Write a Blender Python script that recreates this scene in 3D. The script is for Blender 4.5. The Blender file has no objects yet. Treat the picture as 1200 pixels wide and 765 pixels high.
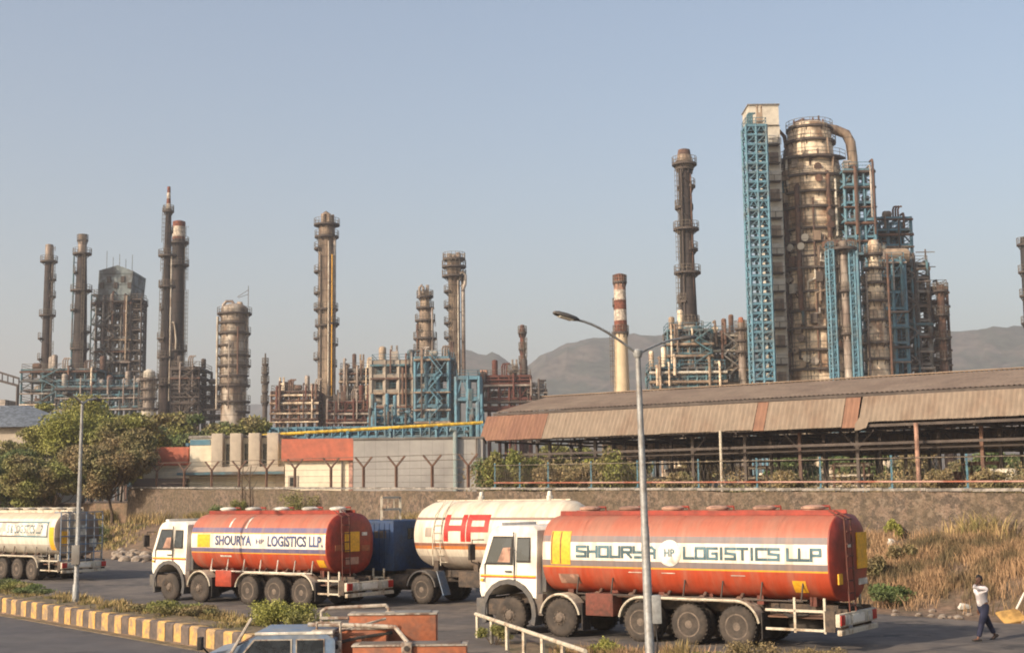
import bpy, bmesh, math, random
import numpy as np
from mathutils import Vector, Matrix, noise
random.seed(7); RNG = np.random.default_rng(7)
R = math.radians
scene = bpy.context.scene
COL = scene.collection
# ---------------------------------------------------------------- camera
F = 1591.0            # focal length in pixels of the 1200 px wide photograph
CAMZ = 3.9
PITCH = math.atan(197.0/F); ROLL = -0.012
cd = bpy.data.cameras.new('camera'); cam = bpy.data.objects.new('camera', cd); COL.objects.link(cam)
cd.sensor_width = 36; cd.lens = 36*F/1200; cd.clip_start = .5; cd.clip_end = 12000
cam.matrix_world = Matrix.Translation((0, 0, CAMZ)) @ Matrix.Rotation(R(90)+PITCH, 4, 'X') @ Matrix.Rotation(ROLL, 4, 'Z')
CM = cam.matrix_world.to_3x3()
scene.camera = cam
# ---------------------------------------------------------------- sky, sun, exposure
SUN_EL = 27.0; SUN_AZ = 231.0      # azimuth clockwise from +Y
world = bpy.data.worlds.new('World'); scene.world = world; world.use_nodes = True
wn = world.node_tree
sky = wn.nodes.new('ShaderNodeTexSky'); sky.sky_type = 'NISHITA'; sky.sun_disc = False
sky.sun_elevation = R(SUN_EL); sky.sun_rotation = R(SUN_AZ)
sky.air_density = 1.15; sky.dust_density = 3.0; sky.ozone_density = 1.1; sky.altitude = 0
bg = wn.nodes['Background']; bg.inputs['Strength'].default_value = 0.132
wn.links.new(sky.outputs[0], bg.inputs['Color'])
sl = bpy.data.lights.new('sun', 'SUN'); sl.energy = 4.0; sl.angle = R(.6); sl.color = (1, .84, .66)
so = bpy.data.objects.new('sun', sl); COL.objects.link(so)
sdir = Vector((math.sin(R(SUN_AZ))*math.cos(R(SUN_EL)), math.cos(R(SUN_AZ))*math.cos(R(SUN_EL)), math.sin(R(SUN_EL))))
so.rotation_euler = sdir.to_track_quat('Z', 'Y').to_euler(); so.location = (-40, -40, 60)
vs = scene.view_settings; vs.view_transform = 'Standard'; vs.look = 'None'; vs.exposure = 0.48; vs.gamma = 1
scene.render.engine = 'CYCLES'
scene.cycles.max_bounces = 5; scene.cycles.volume_bounces = 0; scene.cycles.transparent_max_bounces = 6
scene.cycles.filter_width = 1.9; scene.cycles.diffuse_bounces = 3; scene.cycles.glossy_bounces = 2
# ---------------------------------------------------------------- helpers
def W(px, py, Y):
    d = CM @ Vector(((px-600)/F, -(py-382.5)/F, -1)); k = Y/d.y
    return Vector((0, 0, CAMZ)) + d*k
P0 = Vector((13.5, 43)); DV = Vector((-.633, .774)); NV = Vector((.774, .633))   # foot of the bank, road direction, away from the road
def tn(x, y): q = Vector((x, y))-P0; return q.dot(DV), q.dot(NV)
def TN(t, n): return P0 + DV*t + NV*n
def LN(px, n):
    u = (px-600)/F; b = P0+NV*n
    t = (b.x-u*b.y)/(u*DV.y-DV.x); return b+DV*t, t
def sm(a, b, x):
    k = min(1, max(0, (x-a)/(b-a))); return k*k*(3-2*k)
G = 3.6
def gz(x, y):
    t, n = tn(x, y)
    if n < -20.6: return -.12
    if n < 0: return 0
    nz = noise.noise(Vector((x*.35, y*.35, 0)))*.22+noise.noise(Vector((x*1.1, y*1.1, 3)))*.08
    if n < 8.1: return sm(-.3, 7.0, n)*2.0 + nz*sm(0, 2, n)
    return G
def link(o, parent=None):
    COL.objects.link(o); o.parent = parent; return o
def thing(name, label, cat, loc=(0, 0, 0), rz=0, group=None):
    o = bpy.data.objects.new(name, None); link(o); o.location = loc; o.rotation_euler = (0, 0, rz)
    o.empty_display_size = .3
    o['label'] = label; o['category'] = cat
    if group: o['group'] = group
    return o
def tag(o, label, cat, group=None, kind=None):
    if label: o['label'] = label
    if cat: o['category'] = cat
    if group: o['group'] = group
    if kind: o['kind'] = kind
    return o
class MB:
    def __init__(s): s.v = []; s.f = []; s.m = []; s.mi = 0
    def add(s, vs, fs):
        b = len(s.v); s.v += [tuple(p) for p in vs]
        for f in fs: s.f.append(tuple(b+i for i in f)); s.m.append(s.mi)
        return s
    def box(s, c, d, rz=0, M=None):
        x, y, z = d[0]/2, d[1]/2, d[2]/2; c = Vector(c)
        q = [Vector(p) for p in ((-x,-y,-z),(x,-y,-z),(x,y,-z),(-x,y,-z),(-x,-y,z),(x,-y,z),(x,y,z),(-x,y,z))]
        if M is None and rz: M = Matrix.Rotation(rz, 3, 'Z')
        if M is not None: q = [M@p for p in q]
        return s.add([p+c for p in q], [(0,3,2,1),(4,5,6,7),(0,1,5,4),(1,2,6,5),(2,3,7,6),(3,0,4,7)])
    def b2(s, x0, x1, y0, y1, z0, z1): return s.box(((x0+x1)/2, (y0+y1)/2, (z0+z1)/2), (abs(x1-x0), abs(y1-y0), abs(z1-z0)))
    def rbox(s, x0, x1, y0, y1, z0, z1, r=.03):
        # box with chamfered long edges on every side (a chamfered cuboid)
        bm = bmesh.new(); bmesh.ops.create_cube(bm, size=1)
        bmesh.ops.scale(bm, vec=(abs(x1-x0), abs(y1-y0), abs(z1-z0)), verts=bm.verts)
        bmesh.ops.translate(bm, vec=((x0+x1)/2, (y0+y1)/2, (z0+z1)/2), verts=bm.verts)
        bmesh.ops.bevel(bm, geom=bm.edges[:], offset=r, segments=2, affect='EDGES', profile=.6)
        return s.bm(bm)
    def bm(s, bm):
        bm.verts.ensure_lookup_table(); bm.verts.index_update()
        s.add([v.co[:] for v in bm.verts], [[v.index for v in f.verts] for f in bm.faces]); bm.free(); return s
    def tube(s, p, q, r, n=6, r2=None, cap=True):
        p = Vector(p); q = Vector(q); d = q-p
        if d.length < 1e-6: return s
        d.normalize(); a = d.orthogonal().normalized()
        if abs(d.z) < .99: a = d.cross(Vector((0, 0, 1))).normalized()
        b = d.cross(a); r2 = r if r2 is None else r2; o = math.pi/n
        vs = [p+(a*math.cos(o+2*math.pi*i/n)+b*math.sin(o+2*math.pi*i/n))*r for i in range(n)]
        vs += [q+(a*math.cos(o+2*math.pi*i/n)+b*math.sin(o+2*math.pi*i/n))*r2 for i in range(n)]
        fs = [(i, (i+1) % n, n+(i+1) % n, n+i) for i in range(n)]
        if cap: fs += [tuple(range(n))[::-1], tuple(range(n, 2*n))]
        return s.add(vs, fs)
    def beam(s, p, q, w): return s.tube(p, q, w*.707, 4)
    def path(s, pts, r, n=8):
        pts = [Vector(p) for p in pts]; rings = []; a = None
        for i, p in enumerate(pts):
            d = ((pts[min(i+1, len(pts)-1)]-p).normalized()+(p-pts[max(i-1, 0)]).normalized()).normalized()
            if a is None: a = d.orthogonal().normalized()
            a = (a-d*a.dot(d)).normalized(); b = d.cross(a)
            rr = r[i] if isinstance(r, (list, tuple)) else r
            rings.append([p+(a*math.cos(2*math.pi*k/n)+b*math.sin(2*math.pi*k/n))*rr for k in range(n)])
        vs = [v for g in rings for v in g]; fs = []
        for i in range(len(pts)-1):
            for k in range(n): fs.append((i*n+k, i*n+(k+1) % n, (i+1)*n+(k+1) % n, (i+1)*n+k))
        fs += [tuple(range(n))[::-1], tuple(range((len(pts)-1)*n, len(pts)*n))]
        return s.add(vs, fs)
    def lathe(s, prof, c=(0, 0, 0), n=24, axis='z', mi=None):
        vs = []
        for r, h in prof:
            for i in range(n):
                a = 2*math.pi*i/n; x, y = r*math.cos(a), r*math.sin(a)
                p = (x, y, h) if axis == 'z' else ((x, h, y) if axis == 'y' else (h, x, y))
                vs.append((p[0]+c[0], p[1]+c[1], p[2]+c[2]))
        b = len(s.v); s.v += vs; m = len(prof)
        for j in range(m-1):
            for i in range(n):
                s.f.append((b+j*n+i, b+j*n+(i+1) % n, b+(j+1)*n+(i+1) % n, b+(j+1)*n+i)); s.m.append(mi[j] if mi else s.mi)
        s.f.append(tuple(b+i for i in range(n))[::-1]); s.m.append(mi[0] if mi else s.mi)
        s.f.append(tuple(b+(m-1)*n+i for i in range(n))); s.m.append(mi[-1] if mi else s.mi)
        return s
    def prism(s, poly, y0, y1):     # polygon in x,z extruded along y
        n = len(poly)
        return s.add([(x, y0, z) for x, z in poly]+[(x, y1, z) for x, z in poly],
            [tuple(range(n)), tuple(range(n, 2*n))[::-1]]+[(i, n+i, n+(i+1) % n, (i+1) % n) for i in range(n)])
    def build(s, name, m, parent=None, world=False, smooth=True):
        vs = s.v
        if world and parent is not None:
            off = Vector((0, 0, 0)); p = parent
            while p is not None: off += Vector(p.location); p = p.parent
            vs = [(v[0]-off.x, v[1]-off.y, v[2]-off.z) for v in vs]
        me = bpy.data.meshes.new(name); me.from_pydata(vs, [], s.f)
        ms = m if isinstance(m, (list, tuple)) else [m]
        for q in ms: me.materials.append(q)
        if len(ms) > 1: me.polygons.foreach_set('material_index', s.m)
        bm = bmesh.new(); bm.from_mesh(me); bmesh.ops.recalc_face_normals(bm, faces=bm.faces); bm.to_mesh(me); bm.free()
        if smooth: me.shade_smooth(); me.set_sharp_from_angle(angle=R(35))
        me.update()
        o = bpy.data.objects.new(name, me); return link(o, parent)
# ---------------------------------------------------------------- materials
def lin(h): return tuple(((int(h[i:i+2], 16)/255+.055)/1.055)**2.4 if int(h[i:i+2], 16) > 10 else int(h[i:i+2], 16)/255/12.92 for i in (0, 2, 4))+(1,)
def c4(c): return tuple(c)+(1,) if len(c) == 3 else tuple(c)
def mat(name, col, rough=.6, metal=0., col2=None, scale=2., amount=.5, sharp=.12, stretch=(1, 1, 1), bump=0., bscale=20., var=.18, spec=.4, seam=None, island=False):
    m = bpy.data.materials.new(name); m.use_nodes = True; nt = m.node_tree; N = nt.nodes; L = nt.links
    b = N['Principled BSDF']; b.inputs['Roughness'].default_value = rough; b.inputs['Metallic'].default_value = metal
    b.inputs['Specular IOR Level'].default_value = spec
    tc = N.new('ShaderNodeTexCoord'); mp = N.new('ShaderNodeMapping'); mp.inputs['Scale'].default_value = stretch
    L.new(tc.outputs['Object'], mp.inputs['Vector'])
    nz = N.new('ShaderNodeTexNoise'); nz.inputs['Scale'].default_value = scale; nz.inputs['Detail'].default_value = 6; nz.inputs['Roughness'].default_value = .62
    L.new(mp.outputs[0], nz.inputs['Vector'])
    col = c4(col); col2 = c4(col2) if col2 else tuple(x*.55 for x in col[:3])+(1,)
    rp = N.new('ShaderNodeMapRange'); rp.inputs['From Min'].default_value = 1-amount-sharp*.5+(.0); rp.inputs['From Max'].default_value = 1-amount+sharp*.5
    rp.interpolation_type = 'SMOOTHSTEP'
    L.new(nz.outputs['Fac'], rp.inputs['Value'])
    mx = N.new('ShaderNodeMix'); mx.data_type = 'RGBA'; mx.inputs['A'].default_value = col; mx.inputs['B'].default_value = col2
    L.new(rp.outputs[0], mx.inputs['Factor']); out = mx.outputs['Result']
    # fine value variation
    n2 = N.new('ShaderNodeTexNoise'); n2.inputs['Scale'].default_value = scale*4.3; n2.inputs['Detail'].default_value = 5
    L.new(mp.outputs[0], n2.inputs['Vector'])
    r2 = N.new('ShaderNodeMapRange'); r2.inputs['From Min'].default_value = .3; r2.inputs['From Max'].default_value = .7
    r2.inputs['To Min'].default_value = 1-var; r2.inputs['To Max'].default_value = 1+var
    L.new(n2.outputs['Fac'], r2.inputs['Value'])
    hs = N.new('ShaderNodeHueSaturation'); L.new(out, hs.inputs['Color']); L.new(r2.outputs[0], hs.inputs['Value']); out = hs.outputs[0]
    if island:
        ge = N.new('ShaderNodeNewGeometry'); r3 = N.new('ShaderNodeMapRange'); r3.inputs['To Min'].default_value = .6; r3.inputs['To Max'].default_value = 1.4
        L.new(ge.outputs['Random Per Island'], r3.inputs['Value']); h2 = N.new('ShaderNodeHueSaturation')
        L.new(out, h2.inputs['Color']); L.new(r3.outputs[0], h2.inputs['Value']); out = h2.outputs[0]
    hgt = n2.outputs['Fac']
    if seam:      # sheet joints: (axis, period, darkening)
        sp = N.new('ShaderNodeSeparateXYZ'); L.new(tc.outputs['Object'], sp.inputs[0])
        ma = N.new('ShaderNodeMath'); ma.operation = 'DIVIDE'; L.new(sp.outputs[seam[0]], ma.inputs[0]); ma.inputs[1].default_value = seam[1]
        fr = N.new('ShaderNodeMath'); fr.operation = 'FRACT'; L.new(ma.outputs[0], fr.inputs[0])
        gt = N.new('ShaderNodeMath'); gt.operation = 'GREATER_THAN'; L.new(fr.outputs[0], gt.inputs[0]); gt.inputs[1].default_value = seam[3] if len(seam) > 3 else .88
        m3 = N.new('ShaderNodeMix'); m3.data_type = 'RGBA'; L.new(gt.outputs[0], m3.inputs['Factor'])
        h3 = N.new('ShaderNodeHueSaturation'); h3.inputs['Value'].default_value = seam[2]; L.new(out, h3.inputs['Color'])
        L.new(out, m3.inputs['A']); L.new(h3.outputs[0], m3.inputs['B']); out = m3.outputs['Result']
    L.new(out, b.inputs['Base Color'])
    if bump:
        bn = N.new('ShaderNodeTexNoise'); bn.inputs['Scale'].default_value = bscale; bn.inputs['Detail'].default_value = 4; L.new(tc.outputs['Object'], bn.inputs['Vector'])
        bp = N.new('ShaderNodeBump'); bp.inputs['Strength'].default_value = min(1, bump); bp.inputs['Distance'].default_value = .05*max(1, bump)
        L.new(bn.outputs['Fac'], bp.inputs['Height']); L.new(bp.outputs[0], b.inputs['Normal'])
    return m
def zbands(name, bands, rough=.55, dirt=.5, axis=2, dirtcol=(.27, .16, .11)):
    """paint in horizontal bands: list of (lower edge, colour) from the bottom up, plus road dirt"""
    m = mat(name, (.5, .1, .05), rough, col2=dirtcol, scale=1.7, amount=dirt, sharp=.3, stretch=(1.6, .4, .3), var=.1)
    N = m.node_tree.nodes; L = m.node_tree.links
    mx = [n for n in N if n.bl_idname == 'ShaderNodeMix'][0]
    tc = [n for n in N if n.bl_idname == 'ShaderNodeTexCoord'][0]
    sp = N.new('ShaderNodeSeparateXYZ'); L.new(tc.outputs['Object'], sp.inputs[0])
    prev = None
    for z, c in bands:
        if prev is None:
            rgb = N.new('ShaderNodeRGB'); rgb.outputs[0].default_value = c4(c); prev = rgb.outputs[0]; continue
        g = N.new('ShaderNodeMath'); g.operation = 'GREATER_THAN'; L.new(sp.outputs[axis], g.inputs[0]); g.inputs[1].default_value = z
        k = N.new('ShaderNodeMix'); k.data_type = 'RGBA'; L.new(g.outputs[0], k.inputs['Factor']); L.new(prev, k.inputs['A']); k.inputs['B'].default_value = c4(c)
        prev = k.outputs['Result']
    L.new(prev, mx.inputs['A'])
    bn = N.new('ShaderNodeTexNoise'); bn.inputs['Scale'].default_value = 1.6; L.new(tc.outputs['Object'], bn.inputs['Vector'])
    bp = N.new('ShaderNodeBump'); bp.inputs['Strength'].default_value = .35; bp.inputs['Distance'].default_value = .08; L.new(bn.outputs['Fac'], bp.inputs['Height']); L.new(bp.outputs[0], N['Principled BSDF'].inputs['Normal'])
    # keep dirt as a veil
    sc = [n for n in N if n.bl_idname == 'ShaderNodeMapRange'][0]; sc.inputs['To Max'].default_value = .45
    return m
def add_spots(m, scale, amount, col, sharp=.06, stretch=(1, 1, 1), fac=.8):
    N = m.node_tree.nodes; L = m.node_tree.links; b = N['Principled BSDF']; src = b.inputs['Base Color'].links[0].from_socket
    tc = [n for n in N if n.bl_idname == 'ShaderNodeTexCoord'][0]; mp = N.new('ShaderNodeMapping'); mp.inputs['Scale'].default_value = stretch; mp.inputs['Location'].default_value = (7.3, 2.1, 4.4)
    L.new(tc.outputs['Object'], mp.inputs[0]); nz = N.new('ShaderNodeTexNoise'); nz.inputs['Scale'].default_value = scale; nz.inputs['Detail'].default_value = 7; nz.inputs['Roughness'].default_value = .7; L.new(mp.outputs[0], nz.inputs[0])
    r = N.new('ShaderNodeMapRange'); r.inputs['From Min'].default_value = 1-amount-sharp/2; r.inputs['From Max'].default_value = 1-amount+sharp/2; r.inputs['To Max'].default_value = fac; L.new(nz.outputs['Fac'], r.inputs[0])
    k = N.new('ShaderNodeMix'); k.data_type = 'RGBA'; L.new(r.outputs[0], k.inputs['Factor']); L.new(src, k.inputs['A']); k.inputs['B'].default_value = c4(col); L.new(k.outputs['Result'], b.inputs['Base Color'])
M = {}
M['asphalt'] = mat('asphalt', (.092, .080, .073), .9, col2=(.145, .12, .10), scale=.45, amount=.47, sharp=.18, bump=.4, bscale=30, var=.2)
M['asphalt_dark'] = mat('asphalt_dark', (.066, .062, .066), .85, col2=(.09, .082, .08), scale=.3, amount=.5, sharp=.4, bump=.3, bscale=30, var=.15)
M['dirt'] = mat('dirt', (.22, .145, .09), .95, col2=(.13, .085, .055), scale=.5, amount=.5, sharp=.3, bump=1, bscale=4, var=.3)
M['red_earth'] = mat('red_earth', (.18, .115, .075), .95, col2=(.11, .08, .05), scale=1.3, amount=.5, sharp=.3, bump=1.5, bscale=3, var=.3)
M['verge'] = mat('verge', (.17, .12, .075), .95, col2=(.10, .085, .045), scale=.9, amount=.5, sharp=.3, bump=1, bscale=6, var=.3)
M['hill'] = mat('hill', (.105, .085, .065), .95, col2=(.05, .055, .038), scale=.02, amount=.52, sharp=.14, bump=0, var=.5)
M['stone_wall'] = mat('stone_wall', (.17, .12, .088), .95, col2=(.085, .065, .05), scale=3.4, amount=.5, sharp=.12, bump=2, bscale=6, var=.45)
M['coping'] = mat('coping', (.28, .25, .22), .9, var=.25)
M['cream'] = mat('cream_plaster', (.72, .63, .47), .85, col2=(.50, .42, .30), scale=.6, amount=.38, sharp=.3, var=.08)
M['cream2'] = mat('beige_plaster', (.42, .35, .27), .85, col2=(.30, .25, .2), scale=.6, amount=.42, sharp=.3, var=.1)
M['red_sheet'] = mat('red_fascia', (.46, .13, .075), .7, col2=(.33, .11, .07), scale=.8, amount=.45, sharp=.3, var=.1)
M['grey_sheet'] = mat('grey_cladding', (.33, .31, .285), .7, col2=(.25, .235, .22), scale=.25, amount=.45, sharp=.3, var=.08, seam=('X', .9, .86, .93))
M['grey_roof'] = mat('grey_roof_sheet', (.19, .21, .23), .7, var=.1, seam=('X', .8, .85, .9))
M['glass'] = mat('dark_glass', (.03, .035, .04), .12, var=.1, spec=.8)
M['black'] = mat('black_rubber', (.022, .02, .019), .85, col2=(.07, .055, .045), scale=4, amount=.45, sharp=.4, var=.2)
M['tyre'] = mat('tyre_rubber', (.040, .033, .028), .9, col2=(.085, .065, .05), scale=2.5, amount=.45, sharp=.4, var=.2)
M['rim'] = mat('shaded_rim_steel', (.045, .036, .03), .8, col2=(.09, .068, .05), scale=6, amount=.5, sharp=.4)  # rear rims: shade of the deep recess put into the steel colour
M['chassis'] = mat('chassis_grime', (.045, .037, .032), .85, col2=(.10, .07, .05), scale=4, amount=.5, sharp=.3)
M['white_paint'] = mat('white_cab_paint', (.74, .69, .60), .4, col2=(.5, .42, .33), scale=1.2, amount=.40, sharp=.4, var=.06)
M['cream_metal'] = mat('cream_metal', (.5, .44, .34), .6, col2=(.28, .2, .13), scale=3, amount=.42, sharp=.2)
M['grey_plastic'] = mat('grey_plastic', (.075, .072, .072), .7, col2=(.13, .11, .09), scale=3, amount=.45, sharp=.4)
M['red_paint'] = mat('red_tank_paint', (.34, .045, .018), .5, col2=(.17, .03, .017), scale=1.5, amount=.5, sharp=.4, var=.15)
M['deep_red'] = mat('deep_red_paint', (.30, .035, .018), .5, col2=(.15, .028, .018), scale=1.3, amount=.5, sharp=.4, var=.2)
M['rust_red'] = mat('rusty_red', (.15, .045, .03), .8, col2=(.08, .035, .025), scale=3, amount=.5, sharp=.3)
M['yellow'] = mat('yellow_panel', (.75, .38, .02), .55, col2=(.6, .3, .03), scale=3, amount=.45, sharp=.3)
M['white_mark'] = mat('white_mark', (.72, .66, .56), .6, var=.1)
M['red_mark'] = mat('red_mark', (.62, .03, .02), .5, var=.08)
M['navy'] = mat('navy_lettering', (.06, .085, .20), .6, var=.1)
M['teal_letter'] = mat('teal_lettering', (.085, .16, .19), .6, var=.1)
M['orange'] = mat('orange_paint', (.34, .105, .045), .75, col2=(.2, .09, .055), scale=2.5, amount=.45, sharp=.3)
M['blue_cab'] = mat('blue_truck_paint', (.02, .048, .12), .7, col2=(.035, .05, .08), scale=2, amount=.45, sharp=.4)
M['blue_roof'] = mat('blue_grey_paint', (.10, .16, .25), .5, col2=(.2, .2, .2), scale=2.5, amount=.5, sharp=.4)
M['steel_blue'] = mat('blue_structural_steel', (.095, .21, .275), .7, col2=(.11, .14, .15), scale=.35, amount=.44, sharp=.25, var=.2)
M['steel_teal'] = mat('dull_teal_steel', (.075, .17, .20), .75, col2=(.10, .08, .07), scale=.4, amount=.5, sharp=.25, var=.2)
M['steel_grey'] = mat('grey_structural_steel', (.20, .195, .18), .75, col2=(.10, .065, .045), scale=.4, amount=.5, sharp=.3, var=.25)
M['steel_dark'] = mat('dark_weathered_steel', (.09, .07, .058), .8, col2=(.065, .05, .042), scale=.5, amount=.5, sharp=.3, var=.25)
M['steel_rust'] = mat('rusty_steel', (.16, .085, .055), .85, col2=(.08, .05, .04), scale=.4, amount=.5, sharp=.3, var=.3)
M['galv'] = mat('galvanised_steel', (.30, .30, .29), .55, metal=.3, col2=(.22, .2, .18), scale=3, amount=.45, sharp=.3)
M['concrete'] = mat('concrete', (.36, .31, .25), .9, col2=(.24, .2, .16), scale=.3, amount=.5, sharp=.3)
M['stack_brown'] = mat('brown_chimney_cladding', (.055, .034, .028), .75, col2=(.026, .021, .02), scale=.35, amount=.5, sharp=.3, stretch=(1.5, 1.5, .35), var=.3, seam=('Z', 2.4, .62, .86))
M['stack_dark'] = mat('dark_chimney_cladding', (.04, .029, .026), .75, col2=(.028, .025, .025), scale=.3, amount=.5, sharp=.2, stretch=(2, 2, .15), var=.35, seam=('Z', 3, .65, .9))
M['clad'] = mat('weathered_aluminium_cladding', (.78, .63, .45), .6, metal=.1, col2=(.27, .16, .095), scale=.26, amount=.45, sharp=.22, stretch=(1.3, 1.3, .8), var=.35, seam=('Z', 1.9, .5, .9))
M['clad_grey'] = mat('grey_vessel_cladding', (.42, .36, .30), .6, metal=.15, col2=(.16, .11, .085), scale=.25, amount=.5, sharp=.3, stretch=(1.5, 1.5, .35), var=.3, seam=('Z', 2.1, .6, .9))
M['clad_tan'] = mat('tan_vessel_cladding', (.38, .28, .19), .6, col2=(.17, .115, .08), scale=.3, amount=.5, sharp=.3, stretch=(1.5, 1.5, .35), var=.3, seam=('Z', 2.4, .6, .9))
M['clad_white'] = mat('pale_panel', (.60, .54, .44), .7, col2=(.34, .29, .23), scale=.3, amount=.42, sharp=.3, var=.1, seam=('Z', 3.2, .7, .95))
M['chim_cream'] = mat('chimney_cream', (.66, .52, .34), .85, col2=(.55, .42, .27), scale=.2, amount=.45, sharp=.4, var=.07)
M['chim_white'] = mat('chimney_white', (.62, .52, .42), .85, var=.1)
M['chim_red'] = mat('chimney_red', (.22, .075, .045), .85, var=.15)
M['chim_salmon'] = mat('chimney_salmon', (.42, .24, .17), .85, var=.12)
M['rail'] = mat('handrail_steel', (.20, .16, .12), .75, var=.2)
M['rail_blue'] = mat('blue_handrail', (.09, .19, .24), .75, var=.2)
M['pipe_yellow'] = mat('yellow_pipe_paint', (.66, .42, .04), .6, var=.12)
M['pipe_silver'] = mat('silver_pipe', (.42, .37, .30), .5, metal=.3, col2=(.22, .16, .11), scale=.6, amount=.45, sharp=.3)
M['shed_sheet'] = mat('rusty_roof_sheet', (.26, .19, .135), .85, col2=(.20, .14, .10), scale=.22, amount=.48, sharp=.35, stretch=(1, 1, .5), var=.16)
M['shed_skirt'] = mat('grey_brown_cladding_sheet', (.225, .172, .125), .85, col2=(.185, .125, .085), scale=.3, amount=.40, sharp=.35, stretch=(2, 2, .3), var=.14)
M['shed_rust'] = mat('rust_red_sheet', (.22, .115, .072), .85, col2=(.18, .09, .06), scale=.3, amount=.45, sharp=.35, stretch=(2, 2, .3), var=.14)
M['leaf'] = mat('leaf_olive_green', (.17, .18, .04), .7, col2=(.20, .155, .07), scale=.35, amount=.48, sharp=.3, var=.2, island=True)
M['leaf_dark'] = mat('leaf_dark_green', (.09, .125, .035), .7, col2=(.12, .12, .05), scale=.3, amount=.45, sharp=.3, var=.2, island=True)
M['leaf_bright'] = mat('leaf_yellow_green', (.25, .25, .05), .7, col2=(.20, .17, .06), scale=.35, amount=.45, sharp=.3, var=.2, island=True)
M['leaf_dry'] = mat('leaf_dry_brown', (.23, .165, .08), .75, col2=(.12, .12, .045), scale=.4, amount=.48, sharp=.3, var=.2, island=True)
M['straw'] = mat('dry_grass', (.33, .205, .11), .9, col2=(.12, .09, .045), scale=.55, amount=.47, sharp=.16, var=.35, island=True)
M['straw_pale'] = mat('pale_dry_grass', (.36, .25, .11), .9, col2=(.13, .12, .04), scale=.9, amount=.5, sharp=.3, var=.3, island=True)
M['bark'] = mat('bark', (.11, .075, .05), .95, var=.3, scale=4)
M['kerb_yellow'] = mat('kerb_yellow_paint', (.54, .32, .09), .9, col2=(.27, .19, .12), scale=3.2, amount=.5, sharp=.3, var=.2)
M['kerb_black'] = mat('kerb_black_paint', (.085, .068, .062), .9, col2=(.15, .11, .085), scale=2.2, amount=.45, sharp=.3, var=.2)
M['skin'] = mat('skin', (.16, .075, .045), .6, var=.05)
M['shirt'] = mat('white_shirt', (.72, .66, .66), .85, var=.06)
M['trousers'] = mat('navy_trousers', (.022, .024, .05), .85, var=.1)
M['hair'] = mat('black_hair', (.012, .01, .01), .6, var=.2)
M['cardboard'] = mat('ochre_board', (.52, .30, .09), .85, var=.12)
M['rubble'] = mat('rubble_stone', (.32, .27, .22), .95, col2=(.2, .15, .11), scale=3, amount=.5, sharp=.3, var=.25)
add_spots(M['asphalt'], .55, .40, (.035, .032, .032), .08)
add_spots(M['asphalt'], 1.6, .36, (.22, .17, .13), .1, (1, 1, 1), .6)
add_spots(M['asphalt_dark'], .5, .40, (.035, .033, .035), .05, (1, 1, 1), .6)
add_spots(M['asphalt_dark'], 1.1, .38, (.12, .10, .09), .2, (1, 1, 1), .6)
add_spots(M['clad'], .9, .38, (.12, .075, .05), .08, (1.6, 1.6, .5), .6)
add_spots(M['white_paint'], 2.2, .36, (.30, .22, .16), .12, (1, 1, .4), .5)
add_spots(M['stone_wall'], 2.6, .42, (.26, .20, .15), .06, (1, 1, 1.3), .6)
add_spots(M['stone_wall'], .35, .48, (.10, .075, .045), .2, (1, 1, .6), .7)
M['hub'] = mat('dusty_hub', (.17, .13, .10), .85, col2=(.09, .07, .055), scale=6, amount=.5, sharp=.3)
M['worn_metal'] = mat('worn_pale_metal', (.36, .31, .25), .7, col2=(.16, .10, .07), scale=4, amount=.46, sharp=.15)
add_spots(M['worn_metal'], 7, .4, (.20, .10, .06), .06)
M['clad_drum'] = mat('silver_drum_cladding', (.46, .40, .33), .6, metal=.15, col2=(.20, .135, .09), scale=.3, amount=.5, sharp=.25, stretch=(1.4, 1.4, .5), var=.3, seam=('Z', 2.2, .55, .9))
# ================================================================ the setting
def grid_sheet(name, ts, ns, zf, m, thick=False):
    vs = []; fs = []
    for t in ts:
        for n in ns:
            p = TN(t, n); vs.append((p.x, p.y, zf(p.x, p.y)))
    k = len(ns)
    for i in range(len(ts)-1):
        for j in range(k-1): fs.append((i*k+j, (i+1)*k+j, (i+1)*k+j+1, i*k+j+1))
    b = MB(); b.add(vs, fs); o = b.build(name, m); o['kind'] = 'structure'; return o
def frange(a, b, s):
    o = []; x = a
    while x < b-1e-6: o.append(x); x += s
    return o+[b]
ts = [-2600, -1200, -500, -200, -100, -60]+frange(-40, 140, 1.6)+[160, 220, 400, 1000, 2600]
ns = [-1500, -400, -100, -40, -20.65, -20.55]+[-15, -8, -3, -1, -.3]+frange(0, 8.0, .5)+[8.06, 8.25, 12, 25, 60, 200, 600, 2600]
ground = grid_sheet('ground', ts, ns, gz, [M['red_earth'], M['dirt']])
grid_sheet('main_road', [-100, 0, 150, 300], [-60, -20.9], lambda x, y: -.1, M['asphalt_dark'])
grid_sheet('service_road', frange(-60, 200, 10), [-20.2, -.9], lambda x, y: .006, M['asphalt'])
# planted strip along the painted kerb, raised
def kerb_t(px): return LN(px, -20.6)[1]
KT0, KT1 = kerb_t(-60), kerb_t(296)
# planted median bed, raised behind the painted kerb and sloping down to the service road
b = MB(); prof = [(-20.22, .43), (-19.6, .48), (-19.0, .40), (-18.3, .22), (-17.6, .012)]
tt = frange(min(KT0, KT1)-.0, max(KT0, KT1), .8); vs = []; fs = []
for t in tt:
    for n, z in prof:
        p = TN(t, n); vs.append((p.x, p.y, z+noise.noise(Vector((p.x*.8, p.y*.8, 1)))*.06*(z > .05)))
for i in range(len(tt)-1):
    for j in range(len(prof)-1): fs.append((i*5+j, i*5+j+1, (i+1)*5+j+1, (i+1)*5+j))
b.add(vs, fs); o = b.build('median_bed', M['verge']); o['kind'] = 'structure'
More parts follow.
